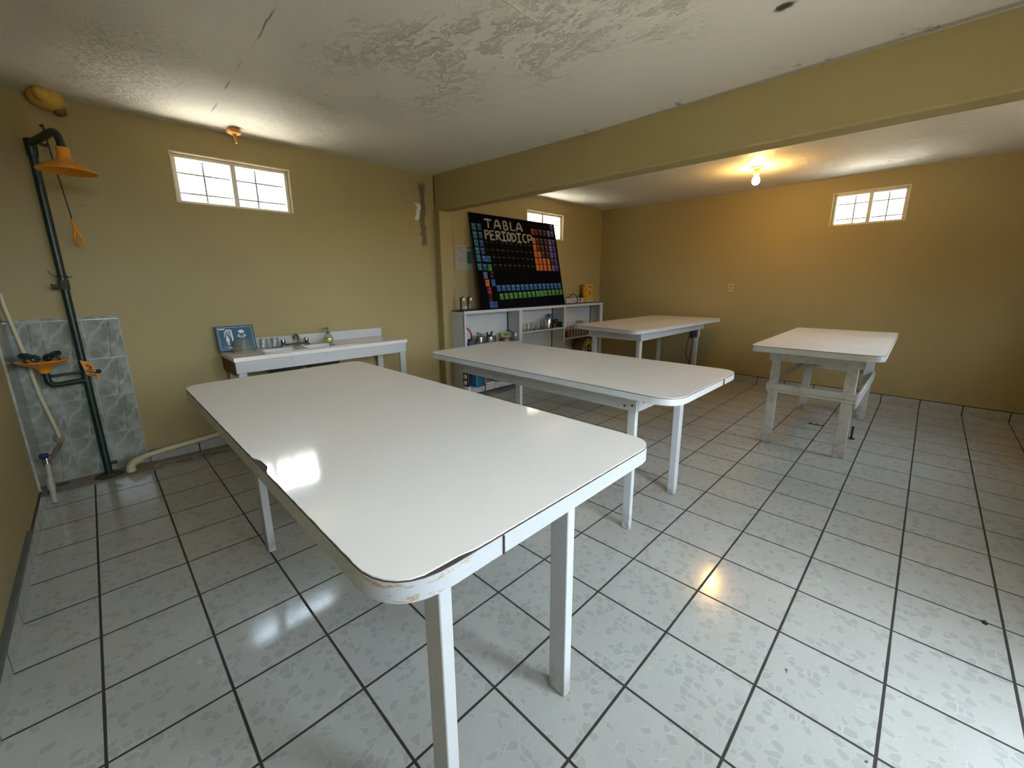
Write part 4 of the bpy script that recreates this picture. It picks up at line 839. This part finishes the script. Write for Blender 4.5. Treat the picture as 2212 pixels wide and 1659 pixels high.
make('socket_plate', B().lathe([(0,0),(.19,0),(.19,-.03),(.12,-.06),(0,-.06)], cb, 28), simple('socket_porcelain', (.40,.33,.20), .5), cl); make('socket_neck', B().lathe([(.09,-.05),(.085,-.20),(.075,-.22),(0,-.22)], cb, 20), simple('socket_neck', (.42,.36,.24), .5), cl)
make('bulb', B().lathe([(.055,-.21),(.06,-.26),(.09,-.32),(.115,-.40),(.105,-.47),(.06,-.52),(0,-.535)], cb, 28), mat_emit('lit_bulb_glass', (1,.58,.17,1), 110), cl)
st(make('bolt', B().tube([(14.86,-10.74,0),(14.86,-10.74,.37)], .026, 12).lathe([(0,.0),(.08,.0),(.08,.015),(0,.02)], (14.86,-10.74,0), 12), M['black']), 'short black bolt standing up from the floor under the weathered table', 'bolt')
st(make('iron_bracket', B().box(15.55,15.62,-10.02,-9.62,.0,.012).box(15.62,15.74,-9.70,-9.64,0,.012).box(15.62,15.74,-9.85,-9.80,0,.012).box(15.62,15.74,-10.02,-9.96,0,.012), M['black']), 'flat black toothed plate lying on the floor under the weathered table', 'bracket')
st(make('dark_leaf', B().blob((7.98,-12.83,.012), .045,.028,.012,.4,12,2), M['black']), 'scrap of dry dark leaf on the open floor at the right', 'leaf')


# ------------------------------------------------------------------ light, camera
w = bpy.data.worlds.new('sky'); SC.world = w; w.use_nodes = True; nt = w.node_tree; nt.nodes.clear()
bg = nt.nodes.new('ShaderNodeBackground'); bg.inputs[0].default_value = (.72,.86,1,1)
tc = nt.nodes.new('ShaderNodeTexCoord'); dp_ = nt.nodes.new('ShaderNodeVectorMath'); dp_.operation = 'DOT_PRODUCT'; dp_.inputs[1].default_value = (.14,-.90,.41)
nt.links.new(tc.outputs['Generated'], dp_.inputs[0]); mr = nt.nodes.new('ShaderNodeMapRange'); mr.interpolation_type = 'SMOOTHSTEP'
mr.inputs[1].default_value = .70; mr.inputs[2].default_value = .97; mr.inputs[3].default_value = 8.5; mr.inputs[4].default_value = 9.0   # sky made brighter on the door side to light the room
nt.links.new(dp_.outputs['Value'], mr.inputs[0]); nt.links.new(mr.outputs[0], bg.inputs[1])
wo = nt.nodes.new('ShaderNodeOutputWorld'); nt.links.new(bg.outputs[0], wo.inputs[0])
def light(name, typ, loc, d, energy, col, **kw):
    l = bpy.data.lights.new(name, typ); l.energy = energy; l.color = col
    for k, v in kw.items(): setattr(l, k, v)
    o = bpy.data.objects.new(name, l); C.objects.link(o); o.location = Vector(loc)*U
    o.rotation_euler = Vector(d).to_track_quat('-Z', 'Y').to_euler(); return o
light('sun', 'SUN', (0,0,40), (.62,.02,-.74), 50, (1,.93,.80), angle=.01)
def portal(name, loc, d, sx, sy):
    o = light(name, 'AREA', loc, d, 1, (1,1,1), shape='RECTANGLE', size=sx*U, size_y=sy*U)
    o.data.cycles.is_portal = True
portal('portal_door', (5.2, YF-TH-.02, 3.2), (0,1,0), 1.8, 6.4)
portal('portal_added_high_window', (1.5, YF-TH-.02, 6.2), (0,1,0), 3.8, 2.4)
portal('portal_added_front_window', (14.0, YF-TH-.02, 5.5), (0,1,0), 3.0, 2.6)
portal('portal_window_1', (3.735, wy(3.7)+TH+.02, 6.8), (0,-1,0), 2.55, 1.12)
portal('portal_window_2', (15.85, wy(15.8)+TH+.02, 6.82), (0,-1,0), 2.5, 1.13)
portal('portal_window_3', (wx(-9.7)+TH+.02, -9.715, 6.76), (-1,0,0), 2.0, 1.1)

cam = bpy.data.cameras.new('camera'); co = bpy.data.objects.new('camera', cam); C.objects.link(co); SC.camera = co
F, PITCH, YAW, ROLL = 892.371, .2225, .7842, -.0072
fw = Vector((math.cos(YAW)*math.cos(PITCH), math.sin(YAW)*math.cos(PITCH), -math.sin(PITCH)))
r = Vector((math.sin(YAW), -math.cos(YAW), 0)); u = r.cross(fw)
r2 = r*math.cos(ROLL) + u*math.sin(ROLL); u2 = -r*math.sin(ROLL) + u*math.cos(ROLL)
m = Matrix((r2, u2, -fw)).transposed().to_4x4(); m.translation = Vector((.5834, -11.7213, 4.2763))*U
co.matrix_world = m
cam.sensor_fit = 'HORIZONTAL'; cam.sensor_width = 36; cam.lens = 36*F/2212; cam.clip_start = .02; cam.clip_end = 200
cam.shift_x = -1.196/2212; cam.shift_y = -15.311/2212
SC.view_settings.view_transform = 'Standard'; SC.view_settings.look = 'None'; SC.view_settings.gamma = 1; SC.view_settings.use_curve_mapping = False
SC.view_settings.exposure = 1.87
cy = SC.cycles; cy.use_denoising = True; cy.max_bounces = 9; cy.diffuse_bounces = 6; cy.glossy_bounces = 4; cy.transparent_max_bounces = 12; cy.caustics_reflective = False; cy.caustics_refractive = False
cy.sample_clamp_indirect = 6
